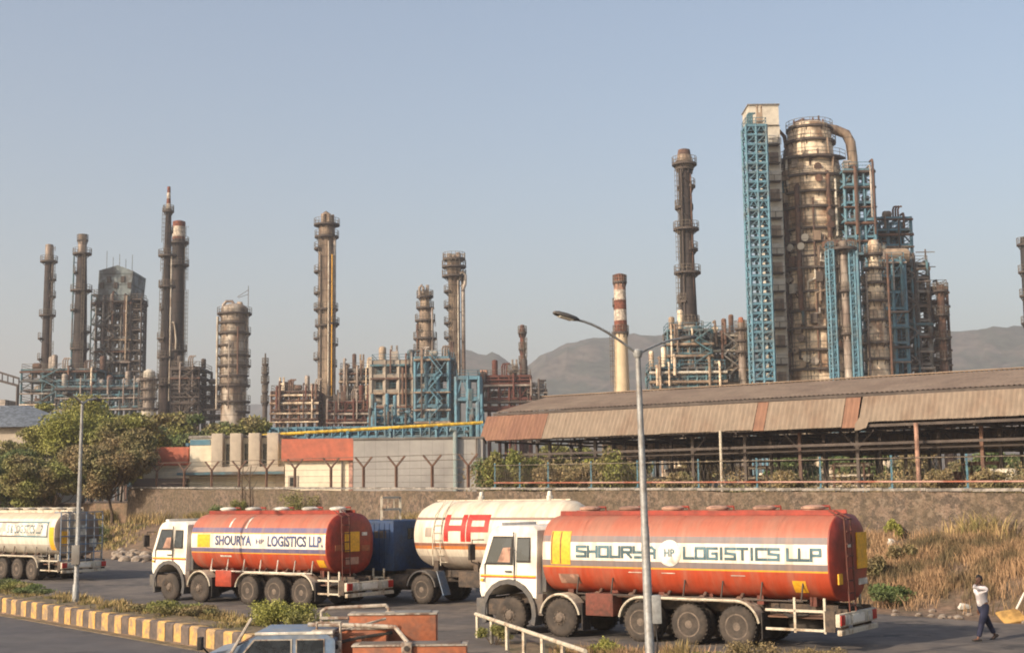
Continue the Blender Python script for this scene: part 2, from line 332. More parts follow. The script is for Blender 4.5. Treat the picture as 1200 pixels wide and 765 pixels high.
# dusty verge by the guard rail and in front of the near tanker
b = MB(); pts = [(-.6, 37.5), (1.6, 36.2), (3.2, 34.4), (6.2, 31.9), (9.6, 30.0), (13, 28.2), (13, 22), (2, 22), (.6, 30)]
b.add([(x, y, .012) for x, y in pts], [tuple(range(len(pts)))]); o = b.build('verge_soil', M['verge']); o['kind'] = 'structure'
# kerb wall
def kerb_blocks():
    t0, t1 = min(KT0, KT1), max(KT0, KT1); L = t1-t0; n = int(L/.5)
    root = thing('kerb_wall', 'low median kerb wall painted in alternating yellow and black blocks', 'kerb', (TN(t0, -20.4).x, TN(t0, -20.4).y, -.1))
    st = MB()
    for i in range(n):
        a = t0+i*.5; st.mi = i % 2
        for (n0, n1, z0, z1) in ((-20.6, -20.22, -.1, .45+random.uniform(-.012, .012)),):
            A = [TN(a+.006, n0), TN(a+.494, n0), TN(a+.494, n1), TN(a+.006, n1)]
            j = random.uniform(-.012, .012)
            q = [(p.x+j, p.y+j, z0) for p in A]+[(p.x+j, p.y+j, z1) for p in A]
            ch = [TN(a+.006, n0+.05), TN(a+.494, n0+.05), TN(a+.494, n1-.05), TN(a+.006, n1-.05)]
            q = [(p.x+j, p.y+j, z0) for p in A]+[(p.x+j, p.y+j, z1-.05) for p in A]+[(p.x+j, p.y+j, z1) for p in ch]
            st.add(q, [(0, 3, 2, 1), (0, 1, 5, 4), (1, 2, 6, 5), (2, 3, 7, 6), (3, 0, 4, 7), (4, 5, 9, 8), (5, 6, 10, 9), (6, 7, 11, 10), (7, 4, 8, 11), (8, 9, 10, 11)])
    st.build('painted_block_course', [M['kerb_yellow'], M['kerb_black']], root, world=True)
kerb_blocks()
g = MB(); 
for t in frange(min(KT0, KT1), max(KT0, KT1)-1, 1.0):
    A = [TN(t, -20.95), TN(t+1, -20.95), TN(t+1, -20.62), TN(t, -20.62)]
    g.add([(p.x, p.y, z) for p in A for z in (-.1, -.08)], [(1, 3, 5, 7), (0, 1, 7, 6), (0, 2, 3, 1), (2, 4, 5, 3)])
o = g.build('gutter', M['verge']); o['kind'] = 'structure'
# ---------------------------------------------------------------- hills
def hill_sheet(name, prof, D0, D1, steps=14, seed=0, x0=-200, x1=1500):
    # prof: skyline as (pixel column, pixel row), read at distance D1
    cols = frange(x0, x1, 8); vs = []; fs = []
    def sky_at(px):
        for (a, ya), (c, yc) in zip(prof, prof[1:]):
            if a <= px <= c: return ya+(yc-ya)*sm(0, 1, (px-a)/(c-a))
        return prof[0][1] if px < prof[0][0] else prof[-1][1]
    rows = steps+6
    for r_ in range(rows+1):
        k = r_/steps; Y = D0+(D1-D0)*min(k, 1) + (D1-D0)*max(0, k-1)*1.0
        for px in cols:
            X = (px-600)/F*Y; h = max(2, W(px, sky_at(px), D1).z)
            e = sm(0, 1, k) if k <= 1 else 1-.7*sm(1, 1.45, k)
            q = Vector((X*.004, Y*.004, seed)); rdg = 1-abs(noise.noise(q*1.3))*2
            z = G+(h-G)*e*(1-.30*(1-k if k < 1 else 0)*(1-rdg)) + (noise.noise(q*5)*.05+noise.noise(q*14)*.03)*(h-G)*(.25 if abs(k-1) < .01 else 1)*min(1, k*3)
            vs.append((X, Y, max(z, -1) if r_ else -2))
    n = len(cols)
    for r_ in range(rows):
        for i in range(n-1): fs.append((r_*n+i, r_*n+i+1, (r_+1)*n+i+1, (r_+1)*n+i))
    b = MB(); b.add(vs, fs); o = b.build(name, M['hill']); o['kind'] = 'structure'
hill_sheet('hills', [(-200, 560), (440, 560), (505, 428), (545, 414), (580, 416), (612, 434), (645, 412), (665, 402), (700, 396), (760, 394), (830, 388), (900, 380), (1010, 384), (1110, 392), (1150, 387), (1200, 384), (1500, 392)], 1250, 2000, seed=3)
hill_sheet('far_hills', [(-200, 470), (100, 478), (300, 474), (480, 452), (600, 440), (640, 415), (720, 404), (900, 398), (1200, 402), (1500, 405)], 2450, 2900, seed=9)
# ---------------------------------------------------------------- retaining wall
def zwall(t): return 3.72 + .0125*max(-20, min(t, 95)) if t > 0 else 3.72
def strip_wall(name, label, n0, n1, t0, t1, z0, zt, m, cope=None, cat='wall', st=2.0):
    c = TN(t0, n0); root = thing(name, label, cat, (c.x, c.y, z0))
    w = MB(); k = 0; vs = []; fs = []; L = frange(t0, t1, st)
    for t in L:
        jz = random.uniform(-.05, .05)
        for n, z in ((n0, z0), (n0, zt(t)+jz), (n1, zt(t)+jz), (n1, z0)):
            p = TN(t, n); vs.append((p.x, p.y, z))
    for i in range(len(L)-1):
        a = i*4; fs += [(a, a+4, a+5, a+1), (a+1, a+5, a+6, a+2), (a+2, a+6, a+7, a+3)]
    fs += [(0, 1, 2, 3), tuple(len(vs)-4+q for q in (3, 2, 1, 0))]
    w.add(vs, fs); w.build('masonry', m, root, world=True)
    if cope:
        w = MB()
        for i in range(len(L)-1):
            a, c_ = L[i]+.01, L[i+1]-.01; z = zt((a+c_)/2)+.06
            A = [TN(a, n0-.06), TN(c_, n0-.06), TN(c_, n1+.06), TN(a, n1+.06)]
            w.add([(p.x, p.y, z) for p in A]+[(p.x, p.y, z+.11) for p in A], [(0, 3, 2, 1), (4, 5, 6, 7), (0, 1, 5, 4), (1, 2, 6, 5), (2, 3, 7, 6), (3, 0, 4, 7)])
        w.build('coping', cope, root, world=True)
    return root
strip_wall('retaining_wall', 'long brown rubble retaining wall running along the top of the bank', 8.02, 8.7, -14, LN(150, 8)[1], 1.5, zwall, M['stone_wall'], M['coping'])
# ---------------------------------------------------------------- foliage
def leaf_mesh(name, centres, radii, count, size, m, parent=None, loc=(0, 0, 0), shell=.5):
    C = np.array(centres, float); Rr = np.array(radii, float)
    w = (Rr[:, 0]*Rr[:, 1]*Rr[:, 2])**.7; w = w/w.sum()
    idx = RNG.choice(len(C), count, p=w)
    d = RNG.normal(size=(count, 3)); d /= np.linalg.norm(d, axis=1)[:, None]
    r = RNG.random(count)**shell
    p = C[idx]+d*Rr[idx]*r[:, None]*(1+RNG.normal(size=(count, 1))*.07)
    # leaf quads, random orientation
    a = RNG.normal(size=(count, 3)); a /= np.linalg.norm(a, axis=1)[:, None]
    q = RNG.normal(size=(count, 3)); b = np.cross(a, q); b /= np.linalg.norm(b, axis=1)[:, None]
    s = size*RNG.uniform(.6, 1.4, count)[:, None]
    v = np.stack([p-a*s, p+b*s*.45, p+a*s, p-b*s*.45], 1).reshape(-1, 3)
    me = bpy.data.meshes.new(name); me.vertices.add(4*count); me.vertices.foreach_set('co', v.ravel())
    me.loops.add(4*count); me.loops.foreach_set('vertex_index', np.arange(4*count))
    me.polygons.add(count); me.polygons.foreach_set('loop_start', np.arange(count)*4); me.polygons.foreach_set('loop_total', np.full(count, 4))
    me.materials.append(m); me.update(); me.validate()
    o = bpy.data.objects.new(name, me); link(o, parent); return o
def tree(label, x, y, z, h, rx, m, leaves=9000, size=.26, trunk_h=None, seed=1, name='broadleaf_tree', group=None, clumps=26, cz=.62, ry=None, flat=1.0, tr=.16):
    rnd = random.Random(seed); ry = ry or rx
    root = thing(name, label, 'tree', (x, y, z), group=group)
    th = trunk_h or h*.32; tb = MB()
    n = rnd.choice((1, 2, 2)); heads = []
    for k in range(n):
        a = rnd.uniform(0, 6.28); lean = rnd.uniform(.05, .22)*rx
        top = Vector((math.cos(a)*lean, math.sin(a)*lean, th)); s0 = Vector((math.cos(a)*.12*k, math.sin(a)*.12*k, -.3))
        tb.path([s0, s0*.5+top*.45+Vector((rnd.uniform(-.15, .15), 0, 0)), top], [tr, tr*.75, tr*.6], 7); heads.append(top)
    cs = []; rs = []
    for i in range(clumps):
        a = rnd.uniform(0, 6.28); u = rnd.uniform(-1, 1); r = rnd.uniform(.45, .95)
        w = math.sqrt(1-u*u); hz = h*(1-cz)*flat
        c = Vector((math.cos(a)*w*rx*r, math.sin(a)*w*ry*r, h*cz+u*hz*.92*r)); k = rnd.uniform(.20, .38)*rx
        cs.append(c); rs.append((k*1.15, k*1.15, k*rnd.uniform(.5, .8)))
        hd = rnd.choice(heads); mid = (hd+c)/2+Vector((0, 0, -.1*h*rnd.random()))
        if i < 12: tb.path([hd*.96, mid, c], [tr*.42, tr*.25, tr*.08], 5)
    tb.build('trunk', M['bark'], root)
    leaf_mesh('crown', cs, rs, leaves, size, m, root, shell=.55)
    return root
def shrub(label, x, y, z, w, h, m, leaves=700, size=.07, seed=1, name='shrub', group=None, cat='shrub', stemmy=True):
    rnd = random.Random(seed); root = thing(name, label, cat, (x, y, z), group=group)
    cs = []; rs = []; st = MB()
    for i in range(9):
        a = rnd.uniform(0, 6.28); r = rnd.random()**.6*w*.38
        c = (math.cos(a)*r, math.sin(a)*r*.8, h*rnd.uniform(.35, .8)); cs.append(c); k = w*rnd.uniform(.14, .26)
        rs.append((k, k, h*rnd.uniform(.16, .3))); st.path([(c[0]*.2, c[1]*.2, -.05), (c[0]*.6, c[1]*.6, c[2]*.5), c], [.012, .01, .004], 4)
    st.build('stem', M['bark'], root)
    leaf_mesh('foliage', cs, rs, leaves, size, m, root, shell=.6); return root
def tuft(label, x, y, z, w, h, m, blades=160, seed=1, name='grass_tuft', group=None):
    rnd = random.Random(seed); b = MB()
    for i in range(blades):
        a = rnd.uniform(0, 6.28); r = rnd.random()**.7*w*.5; bx, by = math.cos(a)*r, math.sin(a)*r
        hh = h*rnd.uniform(.45, 1.1); la = a+rnd.uniform(-.8, .8); ln = rnd.uniform(.1, .55)*hh; wd = rnd.uniform(.008, .018)
        px, py = -math.sin(la)*wd, math.cos(la)*wd; dx, dy = math.cos(la)*ln, math.sin(la)*ln
        b.add([(bx-px, by-py, -.04), (bx+px, by+py, -.04), (bx+dx*.4+px*.8, by+dy*.4+py*.8, hh*.6), (bx+dx*.4-px*.8, by+dy*.4-py*.8, hh*.6), (bx+dx, by+dy, hh)], [(0, 1, 2, 3), (3, 2, 4)])
    o = b.build(name, m, smooth=False); o.location = (x, y, z); tag(o, label, 'grass tuft', group); return o
# dry grass covering the bank: nobody could count the blades
def grass_field(name, label, pts, hgt, m, wd=.02, lean=.35, kind='stuff'):
    pts = np.array(pts); n = len(pts); h = hgt*RNG.uniform(.45, 1.25, n)
    # clumpy height
    a = RNG.uniform(0, 6.283, n); ln = RNG.uniform(.05, lean, n)*h; la = RNG.uniform(0, 6.283, n)
    px, py = -np.sin(a)*wd, np.cos(a)*wd; dx, dy = np.cos(la)*ln, np.sin(la)*ln
    v = np.zeros((n, 5, 3)); v[:, :, 0] = pts[:, 0:1]; v[:, :, 1] = pts[:, 1:2]; v[:, :, 2] = pts[:, 2:3]-.05
    v[:, 0, 0] -= px; v[:, 0, 1] -= py; v[:, 1, 0] += px; v[:, 1, 1] += py
    v[:, 2, 0] += px*.9+dx*.35; v[:, 2, 1] += py*.9+dy*.35; v[:, 2, 2] += h*.6
    v[:, 3, 0] += -px*.9+dx*.35; v[:, 3, 1] += -py*.9+dy*.35; v[:, 3, 2] += h*.6
    v[:, 4, 0] += dx; v[:, 4, 1] += dy; v[:, 4, 2] += h
    me = bpy.data.meshes.new(name); me.vertices.add(5*n); me.vertices.foreach_set('co', v.ravel())
    base = np.arange(n)[:, None]*5; li = (base+np.array([[0, 1, 2, 3, 3, 2, 4]])).ravel()
    me.loops.add(7*n); me.loops.foreach_set('vertex_index', li)
    st = (np.arange(n)[:, None]*7+np.array([[0, 4]])).ravel(); tot = np.tile([4, 3], n)
    me.polygons.add(2*n); me.polygons.foreach_set('loop_start', st); me.polygons.foreach_set('loop_total', tot)
    me.materials.append(m); me.update(); me.validate()
    o = bpy.data.objects.new(name, me); link(o); tag(o, label, 'grass', kind=kind); return o
def scatter(n, tr, nr, dens=None):
    o = []
    while len(o) < n:
        t = random.uniform(*tr); q = random.uniform(*nr); p = TN(t, q)
        if dens and random.random() > dens(t, q, p): continue
        o.append((p.x, p.y, gz(p.x, p.y)))
    return o
def dn(t, n, p):
    k = noise.noise(Vector((p.x*.28, p.y*.28, 5)))+.35*noise.noise(Vector((p.x*.9, p.y*.9, 8)))
    e = sm(1.0, 3.0, n)
    return max(.02, min(1, .40+1.9*k))*(.12+.88*e)*(1-.92*sm(5.0, 7.2, n+k*1.5-.045*max(0, t+8)))
grass_field('dry_grass', 'tall straw coloured dry grass covering the bank', scatter(95000, (-16, 34), (.3, 7.95), dn), .50, M['straw'], wd=.013, lean=.6)
def dn2(t, n, p):
    return max(0.0, min(1, .2+1.8*noise.noise(Vector((p.x*.25, p.y*.25, 15)))))
grass_field('wall_scrub', 'dry creepers and weeds along the foot of the stone wall', scatter(16000, (-16, 95), (6.6, 7.98), lambda t, n, p: max(0, min(1, .1+2.2*noise.noise(Vector((t*.22, 3, 1)))))), .95, M['straw_pale'], wd=.02, lean=.8)
grass_field('scrub_grass', 'sparse dry scrub on the far earth bank', scatter(9000, (34, 100), (1.5, 8.1), dn2), .32, M['straw_pale'], wd=.03)
# ---------------------------------------------------------------- trees on the left
def put_tree(label, px, n, *a, **k):
    p, t = LN(px, n); return tree(label, p.x, p.y, gz(p.x, p.y) if n < 8 else G, *a, **k)
def top_h(px, py, Y, z): return W(px, py, Y).z-z
put_tree('brown tinged broad tree with forked trunks above the empty road, rightmost of the left clump', 133, 6.5, 8.4, 4.0, M['leaf_dry'], 56000, .125, seed=3, trunk_h=2.1, cz=.60)
put_tree('low bushy olive tree behind the white tanker, nearest of the left clump', 62, 6.2, 7.2, 4.4, M['leaf'], 56000, .125, seed=5, trunk_h=1.4, cz=.52)
put_tree('dark green tree cut by the left edge of the picture', 3, 6.0, 8.0, 4.2, M['leaf_dark'], 40000, .125, seed=8, trunk_h=1.4, cz=.52)
put_tree('taller yellow green tree in the middle of the left clump', 98, 14, 9.6, 6.0, M['leaf_bright'], 52000, .135, seed=11, cz=.66)
put_tree('dull brownish tree between the grey roof and the yellow green tree', 52, 22, 9.4, 4.4, M['leaf_dry'], 36000, .135, seed=12, cz=.62)
for i, (px, Y, py, w, m, lab) in enumerate([
    (62, 172, 462, 4.6, 'leaf_bright', 'pale green tree top rising behind the grey sheet roof'),
    (108, 168, 472, 5.0, 'leaf', 'round olive tree left of the dark stack base'),
    (142, 164, 482, 4.4, 'leaf_bright', 'yellow green tree under the brown process tower'),
    (178, 168, 492, 4.6, 'leaf_dark', 'dark tree in front of the white cylindrical base'),
    (212, 165, 484, 5.2, 'leaf', 'mid green tree below the twin brown stacks'),
    (246, 162, 479, 4.8, 'leaf_dark', 'dark green tree right of the twin brown stacks'),
    (282, 160, 487, 4.6, 'leaf', 'green tree under the silver process column'),
    (318, 165, 494, 4.0, 'leaf_dry', 'brownish tree at the right end of the plant tree row')]):
    p = W(px, 580, Y); tree(lab, p.x, p.y, G, top_h(px, py, Y, G), w, M[m], 20000, .21, seed=20+i, group='trees in front of the refinery', cz=.6, clumps=22)
put_tree('olive tree filling the gap right of the yellow green tree', 158, 13, 8.6, 3.6, M['leaf'], 34000, .13, seed=15, cz=.58)
put_tree('tall pale olive tree above the grey roof at the left edge', 20, 26, 10.6, 4.8, M['leaf_bright'], 40000, .14, seed=17, cz=.64)
put_tree('dull green tree under the grey roof behind the cream tanker', 22, 12, 7.0, 4.0, M['leaf'], 30000, .13, seed=16, cz=.55)
C_ = []; R_ = []
for i in range(90):
    px = random.uniform(570, 1260) if i % 3 else random.uniform(565, 760); Y = random.uniform(100, 128)-max(0, px-700)*.05; p = W(px, 580, Y); h = random.uniform(.4, 1.3) if px > 760 else random.uniform(.8, 2.2); C_.append((p.x, p.y, G+h*.6)); R_.append((random.uniform(1, 2.4), 1.2, h))
o = leaf_mesh('undergrowth', C_, R_, 42000, .12, M['leaf_dry']); tag(o, 'tangle of brown undergrowth on the ground around the shed posts', None, kind='stuff')
# shrubs under and beside the shed, seen between its posts
sh = [(577, 104, 3.6, 3.2, 'leaf_dark', 'dark shrub under the left end of the shed roof'), (597, 100, 3.4, 3.9, 'leaf', 'tall olive shrub at the left end of the shed'),
 (622, 101, 3.4, 3.1, 'leaf', 'green shrub below the left eave of the shed'), (655, 98, 3.6, 2.8, 'leaf_dry', 'brown shrub under the shed left of the lamp post'),
 (690, 97, 3.4, 3.0, 'leaf_dry', 'dry bush under the shed behind the tank lids'), (722, 96, 3.2, 3.6, 'leaf', 'green shrub just left of the lamp post behind the fence'),
 (790, 92, 2.6, 1.9, 'leaf_dry', 'dry bush right of the lamp post behind the fence'),
 (925, 84, 2.4, 1.6, 'leaf_dry', 'dry brown bush in the middle of the shed front'), 
 (1105, 78, 2.4, 1.5, 'leaf_dry', 'dry bush right of the pink shed post'), (1160, 76, 2.4, 1.4, 'leaf_dry', 'olive bush near the right end of the fence')]
for i, (px, Y, w, h, m, lab) in enumerate(sh):
    p = W(px, 580, Y); shrub(lab, p.x, p.y, G, w, h, M[m], 5000, .11, seed=50+i, group='bushes under the shed')
for i, (px, Y, w, h, m, lab) in enumerate([(650, 150, 8, 6.5, 'leaf', 'broad green tree seen through the shed left of the lamp post'), (735, 148, 8, 6.0, 'leaf_bright', 'pale tree seen through the shed beside the lamp post'), (830, 150, 8, 5.8, 'leaf_dry', 'brown tree seen through the shed left of its front post'),
    (1020, 135, 8, 4.6, 'leaf_dark', 'dark green tree seen through the shed below the broken sheet'), (1100, 132, 8, 4.4, 'leaf_dry', 'brown tree seen through the shed right of the pink post'), (1180, 130, 8, 4.4, 'leaf_dark', 'dark tree seen through the right end of the shed'), (930, 145, 7, 5.2, 'leaf_dark', 'dark tree seen through the middle of the shed')]):
    p = W(px, 580, Y); tree(lab, p.x, p.y, G, h, w/2, M[m], 11000, .20, seed=80+i, group='trees beyond the shed', cz=.55, clumps=16)
# bushes on the wall and bank
for i, (px, n, w, h, m, lab) in enumerate([(355, 7.2, 3.0, 2.3, 'leaf', 'green bush against the wall below the cream building'), (283, 7.4, 1.6, 1.9, 'leaf', 'small bush at the wall above the red tanker cab'), (262, 7.2, 2.0, 1.7, 'leaf_dark', 'low dark bush at the wall left of the twin dead stems'),
    (112, 2.2, 2.6, 1.6, 'leaf_dark', 'dark bush behind the rear of the white tanker'), (1040, 7.4, .8, .8, 'leaf_bright', 'yellow green bush on the bank below the fence'),
    (1048, 4.0, 1.1, .7, 'leaf_dry', 'olive bush half way up the grass bank'), (1012, 2.5, 1.5, 1.0, 'leaf_dry', 'olive bush beside the tanker on the bank'), (1030, .7, 1.8, .7, 'leaf_dark', 'dark low bush at the foot of the bank behind the near tanker')]):
    p, t = LN(px, n); shrub(lab, p.x, p.y, gz(p.x, p.y), w, h, M[m], 3500, .05, seed=110+i)
# plants on the median bed behind the kerb
for i, (px, n, w, h, m, lab) in enumerate([(8, -19.2, 2.2, .55, 'leaf_dark', 'dark green bush at the left end of the kerb'), (28, -19.2, 2.0, .5, 'leaf', 'second bush from the left on the kerb bed'), (48, -19.1, 1.8, .42, 'leaf_dark', 'low bush left of the street lamp foot'),
    (180, -19.2, 1.4, .3, 'leaf_dry', 'dry bush on the kerb bed below the red tanker cab'), (212, -19.3, 2.2, .48, 'leaf', 'wide bush on the kerb bed under the red tanker front wheels'), (238, -19.2, 1.6, .4, 'leaf_dry', 'brownish bush on the kerb bed below the toolbox'),
    (308, -18.9, 1.8, .95, 'leaf_bright', 'bright green bush behind the truck windscreen pillar'), (332, -18.7, 1.7, .90, 'leaf_bright', 'bright bush above the blue cab roof'), (355, -18.4, 1.5, .8, 'leaf', 'green bush at the end of the kerb by the pale frame')]):
    p, t = LN(px, n); shrub(lab, p.x, p.y, .40 if px < 300 else .02, w, h*(1 if px < 300 else 1.25), M[m], 3500, .035, seed=140+i, group='plants on the median bed')
for i in range(110):
    px = random.uniform(2, 290); p, t = LN(px, random.uniform(-20, -18.3))
    tuft('clump of dry grass on the raised median bed', p.x, p.y, .38, .7, random.uniform(.14, .3), M['straw_pale'], 70, seed=i, group='grass clumps on the median bed')
for i, (x, y, w, h, m, lab) in enumerate([(2.1, 32.6, 1.1, .55, 'leaf_bright', 'yellow green bush between the tanker front wheels and the lamp post'), (-.55, 36.4, .9, .5, 'leaf', 'small green bush behind the pale guard rail'),
    (5.2, 30.6, 1.5, .62, 'leaf_dry', 'dry bush below the third tanker axle'), (6.6, 30.2, 1.3, .5, 'leaf_dry', 'low dry bush below the last tanker axle'), (4.3, 31.0, .9, .4, 'leaf', 'small olive bush right of the lamp post')]):
    shrub(lab, x, y, .01, w, h, M[m], 3000, .028, seed=170+i)
for i in range(60):
    u = random.random(); x = 1.0+u*8.4; y = 33.6-u*4.4+random.uniform(-1.2, .5)
    tuft('clump of straw coloured grass on the verge before the near tanker', x, y, .008, .6, random.uniform(.22, .5), M['straw_pale' if random.random() < .6 else 'straw'], 75, seed=200+i, group='grass clumps on the verge')
# ================================================================ buildings on the plateau
def face_x(px, Y): return W(px, 578, Y).x
def bld(label, px0, px1, pyt, Y, depth, name='building', rz=0):
    """root at front left corner; returns root, width, height in metres. Front faces the camera."""
    x0, x1 = W(px0, 560, Y).x, W(px1, 560, Y).x; z1 = W((px0+px1)/2, pyt, Y).z
    return thing(name, label, 'building', (x0, Y, G)), x1-x0, z1-G
YB = 112
k = YB/F      # metres per pixel there
# cream main block with four fins
r, w, h = bld('cream block with four tall beige fins and a flat ledge', 222, 331, 513, YB, 9)
MB().b2(0, w, 0, 9, 0, h).build('wall', M['cream'], r)
MB().b2(-.1, w+.1, -.1, 9.1, h, h+.22).build('roof', M['coping'], r)
zl, zu = W(275, 556, YB-1).z-G, W(275, 547, YB-1).z-G; led = MB().b2(-.6, w+.4, -1.7, -.003, zl, zu); led.build('ledge', M['cream2'], r)
MB().b2(-.62, w+.42, -1.72, -1.705, zl+.01, zl+.22).build('fascia_stripe', M['steel_teal'], r)
for i in range(4):
    a = (28+i*21.5)*k; MB().rbox(a, a+13*k, -1.0, -.003, zu+.003, h+.35, .05).build('fin', M['cream2'], r)
for i in range(3):
    a = (41+i*21.5)*k; f = MB().b2(a+.12, a+8*k-.1, -.03, -.004, zu+.3, h-.5).build('window', M['glass'], r)
MB().b2(w-.5, w+.25, -.4, .3, 0, h-.5).build('pilaster', M['cream2'], r)
MB().b2(.9, 7.2, -.03, -.004, .55, .95).build('window_band', M['cream2'], r)
MB().b2(0, 24*k, -.05, -.004, h-.55, h-.1).build('teal_band', M['steel_blue'], r)
# small wing, left, red fascia
r, w, h = bld('low cream wing with a red sloping fascia and brown awning, leftmost of the row', 168, 222, 524, YB+1, 8)
MB().b2(0, w-.01, 0, 8, 0, h-.2).build('wall', M['cream'], r)
MB().prism([(0, h-1.5), (w-.02, h-1.5), (w-.02, h), (0, h)], -.45, -.003).build('fascia', M['red_sheet'], r)
MB().b2(0, w-.02, .01, 8, h-.19, h).build('roof', M['red_sheet'], r)
a = MB(); a.add([(-.5, -2.0, 1.2), (w, -2.0, 1.2), (w, -.01, 2.0), (-.5, -.01, 2.0), (-.5, -2.0, 1.1), (w, -2.0, 1.1), (w, -.01, 1.9), (-.5, -.01, 1.9)], [(0, 1, 2, 3), (4, 7, 6, 5), (0, 4, 5, 1), (1, 5, 6, 2), (2, 6, 7, 3), (3, 7, 4, 0)]).build('awning', M['shed_sheet'], r)
for x in (.2, w/2, w-.2): MB().tube((x, -1.8, -.5), (x, -1.8, 1.15), .06, 6).build('awning_post', M['steel_rust'], r)
# cream block with deep red fascia
r, w, h = bld('cream block with a deep red fascia and one small window', 334, 413, 514, YB-2, 10)
MB().b2(0, w, 0, 10, 0, h-.15).build('wall', M['cream'], r)
MB().b2(-.25, w+.1, -.4, -.003, h-1.75, h).build('fascia', M['red_sheet'], r)
MB().b2(-.25, w+.1, .001, 10, h-.15, h-.01).build('roof', M['red_sheet'], r)
MB().b2(w-.28, w+.03, -.12, -.005, 0, h-1.76).build('corner_post', mat('pink_plaster', (.42, .24, .19), .85), r)
f = MB().b2(.25, 1.05, -.07, -.004, 1.05, 2.05).build('window', M['cream2'], r); MB().b2(.4, .9, -.09, -.072, 1.2, 1.9).build('pane', M['glass'], f)
MB().tube((4.6, -.12, 0), (4.6, -.12, h-1.8), .07, 6).build('drainpipe', M['steel_grey'], r)
# grey sheet building
r, w, h = bld('long windowless grey clad shed beside the red fascia building', 414, 566, 514, YB-4, 12)
MB().b2(0, w, 0, 12, 0, h-.02).build('wall', M['grey_sheet'], r)
MB().b2(-.05, w+.1, -.1, 12.1, h-.02, h+.12).build('roof_edge', M['steel_grey'], r)
t = MB(); t.tube((8.1, -.3, 0), (8.1, -.3, h+.5), .19, 10); t.path([(8.1, -.3, h+.3), (8.1, -.35, h+.6), (7.7, -.5, h+.7)], .17, 8); t.build('vent_duct', mat('pale_teal_duct', (.24, .27, .26), .6, col2=(.2, .25, .24)), r)
MB().tube((w-.5, -.2, 0), (w-.5, -.2, h), .08, 6).build('drainpipe', M['steel_grey'], r)
# grey roofed shed at far left
YL = 150; kl = YL/F
r = thing('building', 'low shed with a grey hipped roof at the left edge', 'building', (W(-60, 560, YL).x, YL, G))
wr = 122*kl; he = W(20, 500, YL).z-G; hr = W(20, 474, YL).z-G+.4
MB().b2(.4, wr-.6, .5, 13, 0, he).build('wall', M['cream2'], r)
b = MB(); b.add([(-.4, -.4, he), (wr+.8, -.4, he), (wr+.8, 14, he), (-.4, 14, he), (2, 7, hr), (wr-5.5, 7, hr)], [(0, 1, 5, 4), (1, 2, 5), (2, 3, 4, 5), (3, 0, 4), (0, 3, 2, 1)]); b.build('roof', M['grey_roof'], r)
for i in range(4): MB().b2(2+i*2.6, 3.4+i*2.6, .44, .497, 1.2, 2.6).build('window', M['glass'], r)
# low dark brick boundary wall behind left tankers
# ---------------------------------------------------------------- Y-posts with barbed wire along the wall
PY = []
proto = None; gi = 0
t_list = [LN(px, 8.45)[1] for px in (345, 387, 425, 463, 505, 547, 312, 280, 248, 216, 184)]
order = ['fifth', 'sixth', 'seventh', 'eighth', 'ninth', 'tenth', 'fourth', 'third', 'second', 'first', 'outermost']
for q, t in enumerate(t_list):
    p = TN(t, 8.45); z = zwall(t)+.172
    r_ = thing('fence_post', 'Y shaped concrete fence post on the retaining wall', 'fence post', (p.x, p.y, z), math.atan2(DV.y, DV.x)+R(35), group='Y shaped posts of the wire fence')
    if proto is None:
        b = MB(); b.beam((0, 0, -.05), (0, 0, 1.25), .14); sh_ = b.build('shaft', M['steel_rust'], r_)
        b = MB(); b.beam((0, 0, 1.2), (.55, 0, 1.85), .1); a1 = b.build('arm', M['steel_rust'], r_)
        b = MB(); b.beam((0, 0, 1.2), (-.55, 0, 1.85), .1); a2 = b.build('arm', M['steel_rust'], r_); proto = (sh_, a1, a2)
    else:
        for s in proto: c = s.copy(); link(c, r_)
w_ = MB(); T = sorted(t_list)
for a, c in zip(T, T[1:]):
    for dz, dn_ in ((.3, 0), (.7, 0), (1.1, 0), (1.55, .28), (1.85, .5), (1.55, -.28), (1.85, -.5)):
        pa, pc = TN(a, 8.45+dn_), TN(c, 8.45+dn_); w_.tube((pa.x, pa.y, zwall(a)+.17+dz), (pc.x, pc.y, zwall(c)+.17+dz), .012, 3)
tag(w_.build('barbed_wire', M['rail']), 'strands of barbed wire strung between the Y shaped posts', 'wire')
# two thin dead stems above the red tanker
for px, lab in ((284, 'left of two bare dead stems rising above the red tanker cab'), (293, 'right of two bare dead stems rising above the red tanker cab')):
    p, t = LN(px, 7.8); b = MB(); z = gz(p.x, p.y); H = W(px, 545, p.y).z-z
    b.path([(0, 0, -.2), (.03, 0, H*.4), (-.04, 0, H*.75), (.05, 0, H)], [.09, .07, .05, .03], 5)
    for s in range(5):
        zz_ = H*(.35+.12*s); d = (-1)**s; b.path([(0, 0, zz_), (d*.35, 0, zz_+.4), (d*.5, 0, zz_+.75)], [.03, .02, .01], 4)
    o = b.build('dead_stem', M['bark']); o.location = (p.x, p.y, z); tag(o, lab, 'dead tree')
